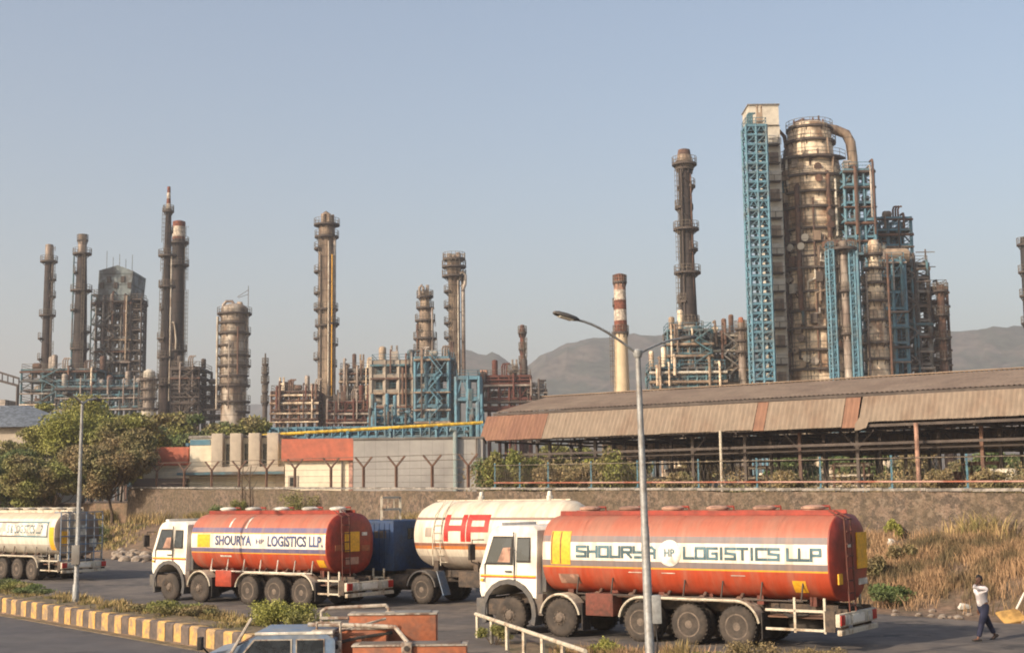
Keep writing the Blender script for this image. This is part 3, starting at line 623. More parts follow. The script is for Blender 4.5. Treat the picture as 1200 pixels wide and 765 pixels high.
# ---------------------------------------------------------------- fence with teal posts on the right
tp = [LN(px, 8.45)[1] for px in (578, 607, 640, 690, 744, 815, 883, 957, 1040, 1128, 1225)]
proto = None
for t in tp:
    p = TN(t, 8.45); r_ = thing('fence_post', 'thin teal steel post of the fence on the right hand wall', 'fence post', (p.x, p.y, zwall(t)+.17), math.atan2(DV.y, DV.x), group='teal fence posts on the wall')
    if proto is None:
        s_ = MB().beam((0, 0, -.03), (0, 0, 1.3), .07).build('post', M['rail_blue'], r_); f_ = MB().box((0, 0, .01), (.2, .2, .03)).build('foot_plate', M['rail_blue'], r_); proto = (s_, f_)
    else:
        for s in proto: c = s.copy(); link(c, r_)
T = sorted(tp); w_ = MB(); w2 = MB(); w3 = MB()
for a, c in zip(T, T[1:]):
    pa, pc = TN(a, 8.4), TN(c, 8.4)
    w_.tube((pa.x, pa.y, zwall(a)+.42), (pc.x, pc.y, zwall(c)+.42), .035, 6)
    w2.tube((pa.x, pa.y, zwall(a)+1.35), (pc.x, pc.y, zwall(c)+1.35), .02, 5)
    n = 14
    for i in range(n):
        for s in (0, 1):
            u0, u1 = i/n, (i+1)/n; za, zb = (.2, 1.3) if s else (1.3, .2)
            A = pa.lerp(pc, u0); C_ = pa.lerp(pc, u1); w3.tube((A.x, A.y, zwall(a)+.17+za*.8), (C_.x, C_.y, zwall(c)+.17+zb*.8), .006, 3)
fr = thing('fence_rails', 'pinkish lower rail and wire mesh joining the teal fence posts', 'fence', (TN(T[0], 8.4).x, TN(T[0], 8.4).y, 3.9))
w_.build('lower_rail', mat('pink_pipe_paint', (.42, .24, .19), .7, col2=(.30, .10, .06), amount=.5, scale=.3, sharp=.1), fr, world=True); w2.build('top_rail', M['rail'], fr, world=True); w3.build('mesh_panel', M['rail'], fr, world=True)
# ================================================================ the long open shed
A2 = Vector((-2.75, 120)); B2 = Vector((35.4, 94)); E2 = (B2-A2).normalized(); N2 = Vector((-E2.y, E2.x)); 
if N2.y < 0: N2 = -N2
LSH = (B2-A2).length+26
shed = thing('open_shed', 'long open sided shed with a rusty corrugated roof and hanging skirt sheets', 'shed', (A2.x, A2.y, G), math.atan2(E2.y, E2.x))
# local frame: x along, y back, z up
ZE, ZS, ZR = 8.65-G, 11.05-G, 13.0-G
def sheet(b, x0, x1, y0, z0, y1, z1, step=.38, amp=.045, th=.02):
    n = max(2, int((x1-x0)/step)); vs = []; fs = []
    for i in range(n*2+1):
        x = x0+(x1-x0)*i/(n*2); o = amp if i % 2 else -amp
        vs += [(x, y0, z0+o), (x, y1, z1+o)]
    for i in range(n*2): fs.append((2*i, 2*i+2, 2*i+3, 2*i+1))
    return b.add(vs, fs)
def sheet_v(b, x0, x1, y0, z0, y1, z1, step=.38, amp=.04, jag=.0):
    n = max(2, int((x1-x0)/step)); vs = []; fs = []; jz = 0
    for i in range(n*2+1):
        x = x0+(x1-x0)*i/(n*2); o = amp if i % 2 else -amp
        if i % 6 == 0: jz = random.uniform(-jag, jag)
        vs += [(x, y0+o, z0+jz), (x, y1+o, z1)]
    for i in range(n*2): fs.append((2*i, 2*i+2, 2*i+3, 2*i+1))
    return b.add(vs, fs)
x = 0
bb = MB(); 
for x0, x1, dz in ((.4, LSH, 0),):
    sheet(bb, x0, x1, 1.3, ZS+.12, 10, ZR, amp=.04)
bb.build('roof_slope', M['shed_sheet'], shed, smooth=False)
bb = MB(); sheet(bb, .4, LSH, 10.0, ZR, 20, ZE+.5, amp=.04); bb.build('rear_roof_slope', M['shed_sheet'], shed, smooth=False)
bb = MB(); sheet_v(bb, .4, LSH, 20.15, ZE-1.7, 20.1, ZE+.45, jag=.05); bb.build('rear_light_block', M['shed_sheet'], shed, smooth=False)  # added sheet that blocks sky light from behind, darkening the inside
bb = MB(); bb.box((LSH/2, 10, ZR+.08), (LSH, .5, .08)); bb.build('ridge_cap', M['shed_sheet'], shed)
bb = MB(); bb.b2(.3, LSH, 1.28, 1.50, ZS-.16, ZS+.06); bb.build('gutter_beam', M['steel_dark'], shed)
def shx(px):   # local x along the eave at picture column px
    u = (px-600)/F; return (u*A2.y-A2.x)/(E2.x-u*E2.y)
for (p0, p1, m, dz, jag) in ((560, 633, 'shed_rust', 0, .02), (633, 880, 'shed_skirt', 0, .03), (880, 893, 'shed_rust', -.05, .03), (893, 984, 'shed_skirt', -.05, .03), (984, 1002, 'shed_rust', -.1, .03), (1004, 1290, 'shed_skirt', .28, .02)):
    bb = MB(); sheet_v(bb, shx(p0)+.02, min(shx(p1)-.02, LSH), 0, ZE+dz, 1.2, ZS-.2 if p0 < 1003 else ZS-.16, jag=jag); bb.build('skirt_sheet', M[m], shed, smooth=False)
bb = MB(); xs = shx(1003); bb.add([(xs-.2, -.12, ZE-.35), (xs+.7, -.15, ZE-.15), (xs+.9, .05, ZE+.5), (xs+.1, .05, ZE+.6), (xs-.15, -.2, ZE+.1), (xs+.2, -.18, ZE-.3)], [(0, 5, 1, 2, 3, 4)])
bb.build('loose_sheet', M['shed_skirt'], shed)
# structure
fx = frange(1.2, LSH, 4.6)
bb = MB()
for z, y in ((ZE+.1, .25), (ZE+.1, 6.5), (ZE+.1, 13.5), (ZE+.35, 19.5), (ZE-1.2, .9)): bb.b2(.5, LSH, y-.09, y+.09, z-.2, z)
for y in np.linspace(2, 18.5, 9):
    z = (ZS+(ZR-ZS)*(y-1.3)/8.7 if y < 10 else ZR-(ZR-ZE-.5)*(y-10)/10)-.16; bb.b2(.5, LSH, y-.05, y+.05, z-.12, z)
bb.build('purlins', M['steel_dark'], shed)
for i, x in enumerate(fx):
    bb = MB(); zb = ZE-.15
    bb.beam((x, .3, zb), (x, 19.5, zb), .16); bb.beam((x, .55, ZE), (x, 1.55, ZS-.5), .12); bb.beam((x, 1.75, ZS-.3), (x, 10, ZR-.35), .14); bb.beam((x, 10, ZR-.25), (x, 19.5, ZE+.3), .14)
    ys = np.linspace(1.9, 19.3, 9)
    for j in range(8):
        y0, y1 = ys[j], ys[j+1]; f = lambda y: (ZS-.3+(ZR-ZS)*(y-1.3)/8.7 if y < 10 else ZR-.3-(ZR-ZE-.5)*(y-10)/10)
        bb.beam((x, y0, zb), (x, y1 if j % 2 else y0, f(y1 if j % 2 else max(y0, 1.4))), .08); bb.beam((x, y1, zb), (x, y0 if j % 2 else y1, f(max(y0, 1.4) if j % 2 else y1)), .08)
    bb.build('truss', M['steel_dark'], shed)
    for y in (2.0, 7, 13, 19.2):
        MB().b2(x-.12, x+.12, y-.12, y+.12, -.05, ZE-.2).build('post', M['steel_dark'] if y > 2.5 or i % 3 else M['steel_rust'], shed)
bb = MB(); random.seed(5)
for i in range(26):      # knee braces and a lower tie row between the posts
    x = fx[i % (len(fx)-1)]; y = random.choice((2.0, 7, 13, 19.2)); d = random.choice((-1, 1)); bb.beam((x, y, ZE-1.6), (x+d*1.3, y, ZE-.25), .1)
for y, z in ((2.0, ZE-1.7), (7, ZE-1.4), (13, 2.9), (19.2, ZE-1.5)): bb.beam((.8, y, z), (LSH, y, z), .14)
bb.build('bracing', M['steel_dark'], shed)
for px, m in ((843, 'cream_metal'), (1072, 'chim_salmon')):
    x = shx(px); MB().tube((x, -.15, -.05), (x, -.15, ZE+.05), .16 if px > 900 else .11, 8).build('front_post', M[m], shed)
# things stored under the shed
random.seed(11)
cats = [('storage_drum', 'drum'), ('crate', 'crate')]
for i in range(16):
    x = 3+i*4.1+random.uniform(-1, 1); y = random.uniform(3.5, 16); p = Vector((A2.x, A2.y))+E2*x+N2*y
    if i % 2:
        r_ = thing('pipe_rack', 'rusty rack of stacked pipes standing under the shed roof', 'rack', (p.x, p.y, G), math.atan2(E2.y, E2.x), group='racks under the shed')
        b = MB()
        for sx in (-1.2, 1.2):
            for sy in (-.6, .6): b.beam((sx, sy, 0), (sx, sy, 2.4), .12)
            for z in (.5, 1.3, 2.1): b.beam((sx, -.6, z), (sx, .6, z), .1)
        for sy in (-.6, .6): b.beam((-1.2, sy, 2.4), (1.2, sy, 2.4), .09)
        b.build('frame', M['steel_rust'], r_)
        for z in (.5, 1.3, 2.1):
            for k_ in range(4): MB().tube((-1.6, -.4+k_*.27, z+.16), (1.6, -.4+k_*.27, z+.16), .11, 7).build('pipe', M['pipe_silver' if (k_+i) % 3 else 'steel_rust'], r_)
    else:
        r_ = thing('storage_tank', 'small pale horizontal tank on saddles under the shed roof', 'tank', (p.x, p.y, G), math.atan2(E2.y, E2.x), group='tanks under the shed')
        MB().lathe([(.05, -1.3), (.5, -1.22), (.68, -1.0), (.68, 1.0), (.5, 1.22), (.05, 1.3)], (0, 0, 1.1), 14, 'x').build('shell', M['clad_white' if i % 4 else 'rust_red'], r_)
        for sx in (-.7, .7): MB().b2(sx-.12, sx+.12, -.5, .5, 0, .62).build('saddle', M['steel_dark'], r_)
# ---------------------------------------------------------------- lamp posts
def lamp_double():
    Y = 28.0; b0 = W(763.5, 760, Y); top = W(752.5, 412, Y); x, z = b0.x, top.z
    b0 = Vector((W(758, 580, Y).x, Y, 0)); r_ = thing('street_lamp', 'tall pale street lamp with a pair of curved arms standing before the near tanker', 'street lamp', (b0.x, Y, .0)); r_.rotation_euler = (0, R(-1.0), 0)
    H = z; b = MB(); b.lathe([(.12, 0), (.12, .5), (.095, .55), (.085, 3.2), (.075, 3.25), (.055, H)], n=12); b.build('pole', M['galv'], r_)
    MB().b2(-.17, .17, -.17, .17, -.01, .03).build('base_plate', M['galv'], r_)
    MB().rbox(.07, .26, -.08, .08, 1.28, 1.85, .02).build('junction_box', M['galv'], r_)
    b = MB(); b.path([(.13, 0, 1.3), (.16, -.02, .9), (.11, 0, .5), (.18, .02, .02)], .018, 6); b.build('cable', M['black'], r_)
    MB().lathe([(.075, H-.12), (.1, H-.05), (.1, H+.02), (.05, H+.06)], n=12).build('bracket', M['galv'], r_)
    L = W(683, 373, Y-.6); l = (L.x-b0.x, -.6, L.z)
    Rr = W(805, 398, Y+1.2); q = (Rr.x-b0.x, 1.2, Rr.z)
    for e in (l, q):
        b = MB(); c = []
        for k_ in range(9):
            u = k_/8; c.append((e[0]*u, e[1]*u, H-.05+(e[2]-H+.05)*math.sin(u*1.35)/math.sin(1.35)))
        b.path(c, .026, 8); b.build('arm', M['galv'], r_)
        d = Vector((e[0]-c[-3][0], e[1]-c[-3][1], e[2]-c[-3][2])).normalized()
        hb = MB(); s = Vector(c[-1])-d*.05; side = d.cross(Vector((0, 0, 1))).normalized(); up = side.cross(d)
        ring = []
        for (u, wd, hh) in ((0, .04, .03), (.08, .09, .05), (.3, .12, .06), (.5, .10, .05), (.58, .05, .03)):
            o_ = s+d*u; ring.append([o_+side*wd-up*hh*.5, o_+side*wd+up*hh*.2, o_+side*wd*.5+up*hh, o_-side*wd*.5+up*hh, o_-side*wd+up*hh*.2, o_-side*wd-up*hh*.5])
        vs = [v for g_ in ring for v in g_]; fs = [(i*6+j, i*6+(j+1) % 6, (i+1)*6+(j+1) % 6, (i+1)*6+j) for i in range(4) for j in range(6)]+[tuple(range(6))[::-1], tuple(range(24, 30))]
        hb.add(vs, fs); head = hb.build('lamp_head', M['grey_plastic'], r_)
        lb = MB(); c0 = s+d*.3-up*.035; lb.add([c0+side*.08+d*.16, c0-side*.08+d*.16, c0-side*.08-d*.16, c0+side*.08-d*.16, c0+side*.07+d*.14-up*.02, c0-side*.07+d*.14-up*.02, c0-side*.07-d*.14-up*.02, c0+side*.07-d*.14-up*.02], [(4, 5, 6, 7), (0, 1, 5, 4), (1, 2, 6, 5), (2, 3, 7, 6), (3, 0, 4, 7)])
        lb.build('lens', M['white_mark'], head)
lamp_double()
p, t = LN(88, -19.6); Y = p.y
r_ = thing('street_lamp', 'slender grey street lamp with a small head standing on the median bed at left', 'street lamp', (W(89, 690, Y).x, Y, .42)); r_.rotation_euler = (0, R(.4), 0)
H = W(93, 470, Y).z-.42; MB().lathe([(.12, 0), (.12, .6), (.09, .66), (.075, H*.5), (.05, H)], n=10).build('pole', M['galv'], r_)
MB().b2(-.18, .18, -.18, .18, -.06, .03).build('base_plate', M['galv'], r_)
for s in (-1, 1):
    MB().path([(0, 0, H-.1), (s*.05, s*.5, H+.08), (s*.08, s*1.1, H+.15)], .03, 6).build('arm', M['galv'], r_)
    MB().rbox(s*.08-.09, s*.08+.09, s*1.35-.3, s*1.35+.3, H+.1, H+.2, .03).build('lamp_head', M['grey_plastic'], r_)
MB().rbox(-.14, .14, -.2, -.07, 1.3, 1.95, .02).build('junction_box', M['steel_grey'], r_)
# ---------------------------------------------------------------- pale guard rail
g = thing('guard_rail', 'pale steel pipe guard rail sloping out of the picture below the near tanker cab', 'railing', (-1.05, 38, 0))
pa = Vector((-1.05, 38.2)); pb = Vector((1.45, 29.0)); n = 6
for i in range(n+1):
    q = pa.lerp(pb, i/n); MB().beam((q.x, q.y, -.02), (q.x, q.y, .60), .075).build('post', M['cream_metal'], g, world=True)
MB().tube((pa.x-.05, pa.y+.1, .64), (pb.x, pb.y, .64), .05, 8).build('top_rail', M['cream_metal'], g, world=True)
# ---------------------------------------------------------------- rubbish, boards, rubble
def rock(name, label, x, y, z, s, m, seed, group=None, cat='stone'):
    bm = bmesh.new(); bmesh.ops.create_icosphere(bm, subdivisions=2, radius=1)
    for v in bm.verts: v.co *= 1+noise.noise(v.co*1.3+Vector((seed, 0, 0)))*.5; v.co.x *= s[0]; v.co.y *= s[1]; v.co.z *= s[2]
    o = MB().bm(bm).build(name, m); o.location = (x, y, z); tag(o, label, cat, group); return o
random.seed(3)
for i in range(34):
    px = random.uniform(136, 176); p, t = LN(px, random.uniform(-1.6, 1.6)); s = random.uniform(.12, .4)
    rock('stone', 'pale broken stone in the rubble heap behind the red tanker cab', p.x, p.y, s*.3+max(0, gz(p.x, p.y)), (s, s*.8, s*.6), M['rubble'], i, 'rubble heap stones')
for i in range(26):
    px = random.uniform(1030, 1290); p, t = LN(px, random.uniform(-1.2, .8)); s = random.uniform(.04, .13)
    rock('stone', 'small stone lying at the foot of the grass bank', p.x, p.y, s*.3+max(0, gz(p.x, p.y)), (s, s*.8, s*.6), M['rubble'], i+50, 'stones at the foot of the bank')
rock('rubbish_bag', 'crumpled pale sack lying on the bank left of the walking man', *(lambda p: (p.x, p.y, gz(p.x, p.y)+.1))(LN(1116, 1.0)[0]), (.2, .16, .12), M['white_mark'], 9, cat='sack')
rock('rubbish_bag', 'white bag caught in the dry grass high on the bank', *(lambda p: (p.x, p.y, gz(p.x, p.y)+.2))(LN(1036, 5.5)[0]), (.16, .14, .16), M['white_mark'], 19, cat='sack')
def board(label, px, n, w, h, rz, tilt, m, z=0):
    p, t = LN(px, n); b = MB().rbox(-w/2, w/2, -.03, .03, 0, h, .008)
    o = b.build('board', m); o.location = (p.x, p.y, z+.02); o.rotation_euler = (R(tilt), R(-8), R(rz)); return tag(o, label, 'board')
board('large ochre board lying tilted behind the walking man', 1176, -.7, .7, .6, 8, -60, M['cardboard'])
board('second ochre board leaning at the foot of the bank at the right edge', 1202, -.2, .6, .5, -20, -30, M['cardboard'])
b = MB(); b.path([(-.5, 0, .05), (-.2, .1, .5), (.1, 0, .62), (.5, .1, .55)], .035, 6).path([(-.2, .1, .5), (0, -.3, .05)], .03, 6).path([(.5, .1, .55), (.6, -.2, .05)], .03, 6)
p, t = LN(1196, -.2); o = b.build('scrap_frame', M['white_mark']); o.location = (p.x, p.y, .35); tag(o, 'bent pale scrap frame lying on the bank at the right edge', 'scrap')
# ================================================================ tankers
def text_geo(s, height, width=None, bold=.0, cu=None):
    c = bpy.data.curves.new('t', 'FONT'); c.body = s; c.size = 1; c.offset = bold; c.resolution_u = 3
    o = bpy.data.objects.new('t', c); COL.objects.link(o); dg = bpy.context.evaluated_depsgraph_get(); dg.update()
    me = bpy.data.meshes.new_from_object(o.evaluated_get(dg)); COL.objects.unlink(o); bpy.data.objects.remove(o); bpy.data.curves.remove(c)
    vs = [v.co.copy() for v in me.vertices]; fs = [tuple(p.vertices) for p in me.polygons]; bpy.data.meshes.remove(me)
    x0 = min(v.x for v in vs); x1 = max(v.x for v in vs); y0 = min(v.y for v in vs); y1 = max(v.y for v in vs)
    sx = (width/(x1-x0)) if width else height/(y1-y0); sy = height/(y1-y0)
    return [((v.x-x0)*sx, (v.y-y0)*sy) for v in vs], fs, (x1-x0)*sx
STROKE = {'S': [[(1, 1), (0, 1), (0, .55), (1, .45), (1, 0), (0, 0)]], 'H': [[(0, 0), (0, 1)], [(1, 0), (1, 1)], [(0, .5), (1, .5)]], 'O': [[(0, 0), (0, 1), (1, 1), (1, 0), (0, 0)]],
    'U': [[(0, 1), (0, 0), (1, 0), (1, 1)]], 'R': [[(0, 0), (0, 1), (1, 1), (1, .5), (0, .5)], [(.45, .5), (1, 0)]], 'Y': [[(0, 1), (0, .5), (1, .5)], [(1, 1), (1, 0), (.15, 0)]],
    'A': [[(0, 0), (0, .75), (.3, 1), (.7, 1), (1, .75), (1, 0)], [(0, .42), (1, .42)]], 'L': [[(0, 1), (0, 0), (1, 0)]], 'G': [[(1, 1), (0, 1), (0, 0), (1, 0), (1, .5), (.55, .5)]],
    'I': [[(.5, 0), (.5, 1)]], 'T': [[(.5, 0), (.5, 1)], [(0, 1), (1, 1)]], 'C': [[(1, 1), (0, 1), (0, 0), (1, 0)]], 'P': [[(0, 0), (0, 1), (1, 1), (1, .45), (0, .45)]]}
def stroke_geo(s, height, width, wt=.075):
    adv = []; x = 0
    for ch in s:
        w = {' ': .5, 'I': .35}.get(ch, 1.0); adv.append((x, w)); x += w+.32
    tot = x-.32; k = width/tot; vs = []; fs = []
    for ch, (x0, w) in zip(s, adv):
        for ln in STROKE.get(ch, []):
            for (a, b_), (c, d) in zip(ln, ln[1:]):
                p = Vector(((x0+a*w)*k, b_*(height-wt)+wt/2)); q = Vector(((x0+c*w)*k, d*(height-wt)+wt/2)); e = (q-p).normalized(); n = Vector((-e.y, e.x))*wt/2; p = p-e*wt/2; q = q+e*wt/2; m_ = max(3, int((q-p).length/.1))
                for i in range(m_):
                    A, B_ = p.lerp(q, i/m_), p.lerp(q, (i+1)/m_); b0 = len(vs); vs += [tuple(A-n), tuple(B_-n), tuple(B_+n), tuple(A+n)]; fs.append((b0, b0+1, b0+2, b0+3))
    return vs, fs, width
def wheel(root, x, y, dual=False, r=.52, w=.28, front=False, name='wheel'):
    """y is the outer face; sign gives the side"""
    s = 1 if y > 0 else -1; tot = w*2+.08 if dual else w
    def tyre(y0):
        o = y0; pr = [(r*.60, o), (r*.70, o-.02*s*-1), (r*.86, o+.0), (r*.96, o-.03*s), (r, o-.07*s), (r, o-(w-.07)*s), (r*.96, o-(w-.03)*s), (r*.86, o-w*s), (r*.6, o-w*s)]
        return pr
    b = MB(); b.lathe(tyre(y), (x, 0, r), 28, 'y')
    if dual: b.lathe(tyre(y-(w+.08)*s), (x, 0, r), 28, 'y')
    for i in range(28):      # tread lugs
        a = 2*math.pi*i/28; c, q = math.cos(a), math.sin(a)
        b.box((x+c*(r+.004), y-w*.5*s, r+q*(r+.004)), (.022, w*.8, .05), M=Matrix.Rotation(-a, 3, 'Y'))
    t = b.build(name, M['tyre'], root)
    if front: pr = [(r*.6, y-.03*s), (r*.56, y-.01*s), (r*.5, y-.06*s), (r*.42, y-.05*s), (r*.3, y+.0*s), (r*.24, y+.02*s), (r*.2, y+.06*s), (.03, y+.08*s)]
    else: pr = [(r*.62, y-.02*s), (r*.57, y-.0*s), (r*.53, y-.05*s), (r*.50, y-.20*s), (r*.3, y-.22*s), (r*.26, y-.20*s), (r*.24, y-.05*s), (.03, y-.03*s)]
    b = MB(); b.lathe(pr, (x, 0, r), 24, 'y')
    rr = r*.34 if front else r*.4; yy = y+(.01 if front else -.19)*s
    for i in range(10):
        a = 2*math.pi*i/10; b.tube((x+rr*math.cos(a), yy-.03*s, r+rr*math.sin(a)), (x+rr*math.cos(a), yy+.03*s, r+rr*math.sin(a)), .018, 6)
    b.build('rim', M['hub'] if front else M['rim'], t)
    if not front: MB().lathe([(r*.60, y-.015*s), (r*.62, y+.006*s), (r*.55, y+.006*s), (r*.52, y-.05*s)], (x, 0, r), 24, 'y').build('rim_flange', M['hub'], t); MB().lathe([(r*.27, y-.19*s), (r*.25, y-.03*s), (r*.2, y-.0*s), (.02, y+.01*s)], (x, 0, r), 16, 'y').build('hub', M['hub'], t)
def cabin(root, L, zr=3.02, paint='white_paint', x0=None, stripe=True, axle=9.8, tint=None):
    """forward control truck cab between x0 and L; y half width 1.22"""
    x0 = x0 if x0 is not None else L-1.95; hw = 1.22; zf = 1.0
    ax = axle; ra = .78; arch = []
    for i in range(11):
        a = math.pi-math.pi*i/10; X_ = ax+ra*math.cos(a); Z_ = .62+ra*math.sin(a)
        if X_ > x0 and Z_ > zf-.1: arch.append((X_, max(Z_, zf)))
    poly = [(x0, zf)]+arch+[(L-.02, zf), (L+.03, 1.15), (L+.04, 1.78), (L-.02, 1.92), (L-.28, 2.80), (L-.42, 2.95), (L-.62, zr), (x0+.15, zr), (x0, zr-.12)]
    b = MB(); n = len(poly)
    # tumblehome: sides lean in slightly above the belt line
    def yy(z): return hw-(.09*sm(1.9, zr, z))
    def lay(y, ins=0):
        cx, cz = (x0+L)/2, 1.9
        return [(cx+(x-cx)*(1-ins), y*yy(z)/hw, cz+(z-cz)*(1-ins)) for x, z in poly]
    L0, L1, L2, L3 = lay(-hw, .02), lay(-hw+.05), lay(hw-.05), lay(hw, .02)
    vs = L0+L1+L2+L3; fs = [tuple(range(n)), tuple(range(3*n, 4*n))[::-1]]
    for j in range(3):
        for i in range(n): fs.append((j*n+i, j*n+(i+1) % n, (j+1)*n+(i+1) % n, (j+1)*n+i))
    b.add(vs, fs); cab = b.build('cab', M[paint], root)
    # windscreen
    def onf(z): return L+.04+(-.06 if z > 1.92 else 0) - (z-1.92)/(2.80-1.92)*.26 if z > 1.92 else L+.04
    b = MB(); zA, zB = 1.98, 2.74; xa, xb = L-.02-.26*(zA-1.92)/.88+.012, L-.02-.26*(zB-1.92)/.88+.012
    b.add([(xa, -1.08, zA), (xa, 1.08, zA), (xb, 1.0, zB), (xb, -1.0, zB), (xa-.02, -1.08, zA), (xa-.02, 1.08, zA), (xb-.02, 1.0, zB), (xb-.02, -1.0, zB)], [(0, 1, 2, 3), (4, 7, 6, 5), (0, 4, 5, 1), (1, 5, 6, 2), (2, 6, 7, 3), (3, 7, 4, 0)])
    b.build('windscreen', M['glass'], cab)
    for s in (1, -1):
        for nm, pl in (('door_window', [(L-.22, 1.98), (L-1.08, 1.98), (L-1.08, 2.68), (L-.45, 2.68)]), ('side_window', [(L-1.28, 2.05), (L-1.70, 2.05), (L-1.70, 2.66), (L-1.28, 2.66)])):
            cxx = sum(p[0] for p in pl)/4; czz = sum(p[1] for p in pl)/4
            fo = MB(); pf = [(cxx+(x-cxx)*1.10, czz+(z-czz)*1.13) for x, z in pl]
            fo.add([(x, s*(yy(z)+.004), z) for x, z in pf]+[(x, s*(yy(z)-.02), z) for x, z in pf], [(0, 1, 2, 3), (4, 7, 6, 5), (0, 4, 5, 1), (1, 5, 6, 2), (2, 6, 7, 3), (3, 7, 4, 0)])
            fr_ = fo.build(nm, M['black'], cab)
            go = MB(); go.add([(x, s*(yy(z)+.012), z) for x, z in pl]+[(x, s*(yy(z)-.0), z) for x, z in pl], [(0, 1, 2, 3), (4, 7, 6, 5), (0, 4, 5, 1), (1, 5, 6, 2), (2, 6, 7, 3), (3, 7, 4, 0)])
            go.build('pane', M['glass'], fr_)
            if nm == 'door_window':
                cu_ = MB(); q = [(L-.62, 2.0), (L-1.05, 2.0), (L-1.05, 2.42), (L-.80, 2.40)]
                cu_.add([(x, s*(yy(z)+.018), z) for x, z in q]+[(x, s*(yy(z)+.013), z) for x, z in q], [(0, 1, 2, 3), (4, 7, 6, 5), (0, 4, 5, 1), (1, 5, 6, 2), (2, 6, 7, 3), (3, 7, 4, 0)])
                cu_.build('curtain', M['chim_salmon'], fr_)
        # door seams, handle
        b = MB()
        for xx, za, zb in ((L-1.18, 1.45, 2.85), (L-.16, 1.42, 1.95)): b.b2(xx-.012, xx+.012, s*(hw-.03), s*(hw+.004), za, zb)
        b.build('door_seam', M['grey_plastic'], cab)
        MB().rbox(L-1.10, L-.88, s*(hw+.0), s*(hw+.035), 1.72, 1.77, .008).build('handle', M['grey_plastic'], cab)
        if stripe:
            MB().b2(x0+.04, L-.01, s*(hw-.01), s*(hw+.005), 1.60, 1.645).build('stripe', M['yellow'], cab)
            MB().b2(x0+.04, L-.01, s*(hw-.01), s*(hw+.0045), 1.57, 1.598).build('stripe', M['red_mark'], cab)
        # wheel arch flare
        b = MB(); pts = []
        for i in range(13):
            a = R(200)-R(220)*i/12; pts.append((ax+(ra+.03)*math.cos(a), .60+(ra+.02)*math.sin(a)))
        for i in range(12):
            (xa_, za_), (xb_, zb_) = pts[i], pts[i+1]
            if xa_ > L+.1 or xb_ > L+.1: continue
            o = 1.14; f = lambda x, z, k: (ax+(x-ax)*k, .6+(z-.6)*k)
            q = [f(xa_, za_, 1), f(xb_, zb_, 1), f(xb_, zb_, 1.17), f(xa_, za_, 1.17)]
            b.add([(x, s*(hw+.05), z) for x, z in q]+[(x, s*(hw-.32), z) for x, z in q], [(0, 1, 2, 3), (4, 7, 6, 5), (0, 4, 5, 1), (1, 5, 6, 2), (2, 6, 7, 3), (3, 7, 4, 0)])
        b.build('wheel_arch', M['grey_plastic'], root)
        b = MB(); b.path([(L-1.22, s*(hw+.0), 1.5), (L-1.22, s*(hw+.05), 1.55), (L-1.22, s*(hw+.05), 2.3), (L-1.22, s*(hw+.0), 2.35)], .014, 5); b.build('grab_rail', M['black'], cab)
        MB().rbox(L-.12, L-.02, s*hw, s*(hw+.03), 1.45, 1.53, .01).build('indicator', M['yellow'], cab)
        b = MB(); b.tube((L+.0, s*.2, 1.98), (L-.12, s*.75, 2.45), .012, 4); b.build('wiper', M['black'], cab)
        b = MB(); b.path([(L-.1, s*1.15, 2.62), (L+.18, s*1.35, 2.62), (L+.2, s*1.38, 2.0), (L+.02, s*1.2, 1.9)], .018, 6); m_ = b.build('mirror', M['black'], root)
        MB().rbox(L+.14, L+.22, s*1.38-.13, s*1.38+.13, 2.05, 2.5, .02).build('mirror_glass', M['black'], m_)
    MB().rbox(L-.25, L+.14, -1.24, 1.24, .50, .98, .04).build('bumper', M['grey_plastic'], root)
    MB().rbox(L-.9, L-.26, -1.2, 1.2, .52, .97, .03).build('step_panel', M['chassis'], root)
    for s in (1, -1): MB().lathe([(.03, L+.14), (.1, L+.15), (.11, L+.165), (.04, L+.18)], (0, s*.85, .74), 12, 'x').build('headlight', M['white_mark'], root)
    b = MB().b2(L+.03, L+.055, -.9, .9, 1.2, 1.7)
    for i in range(4): b.b2(L+.055, L+.07, -.9, .9, 1.25+i*.11, 1.29+i*.11)
    b.build('grille', M['grey_plastic'], root)
    MB().rbox(L-.55, L-.35, -.9, .9, zr-.02, zr+.08, .03).build('sun_visor', M[paint], cab)
    return cab
def superell(z, zc, a, b_, n): return a*max(0, 1-abs((z-zc)/b_)**n)**(1/n)
def tank_ring(x, a, b_, zc, n, N=44):
    v = []
    for i in range(N):
        t = 2*math.pi*i/N; c, s = math.cos(t), math.sin(t)
        v.append((x, a*math.copysign(abs(c)**(2/n), c), zc+b_*math.copysign(abs(s)**(2/n), s)))
    return v
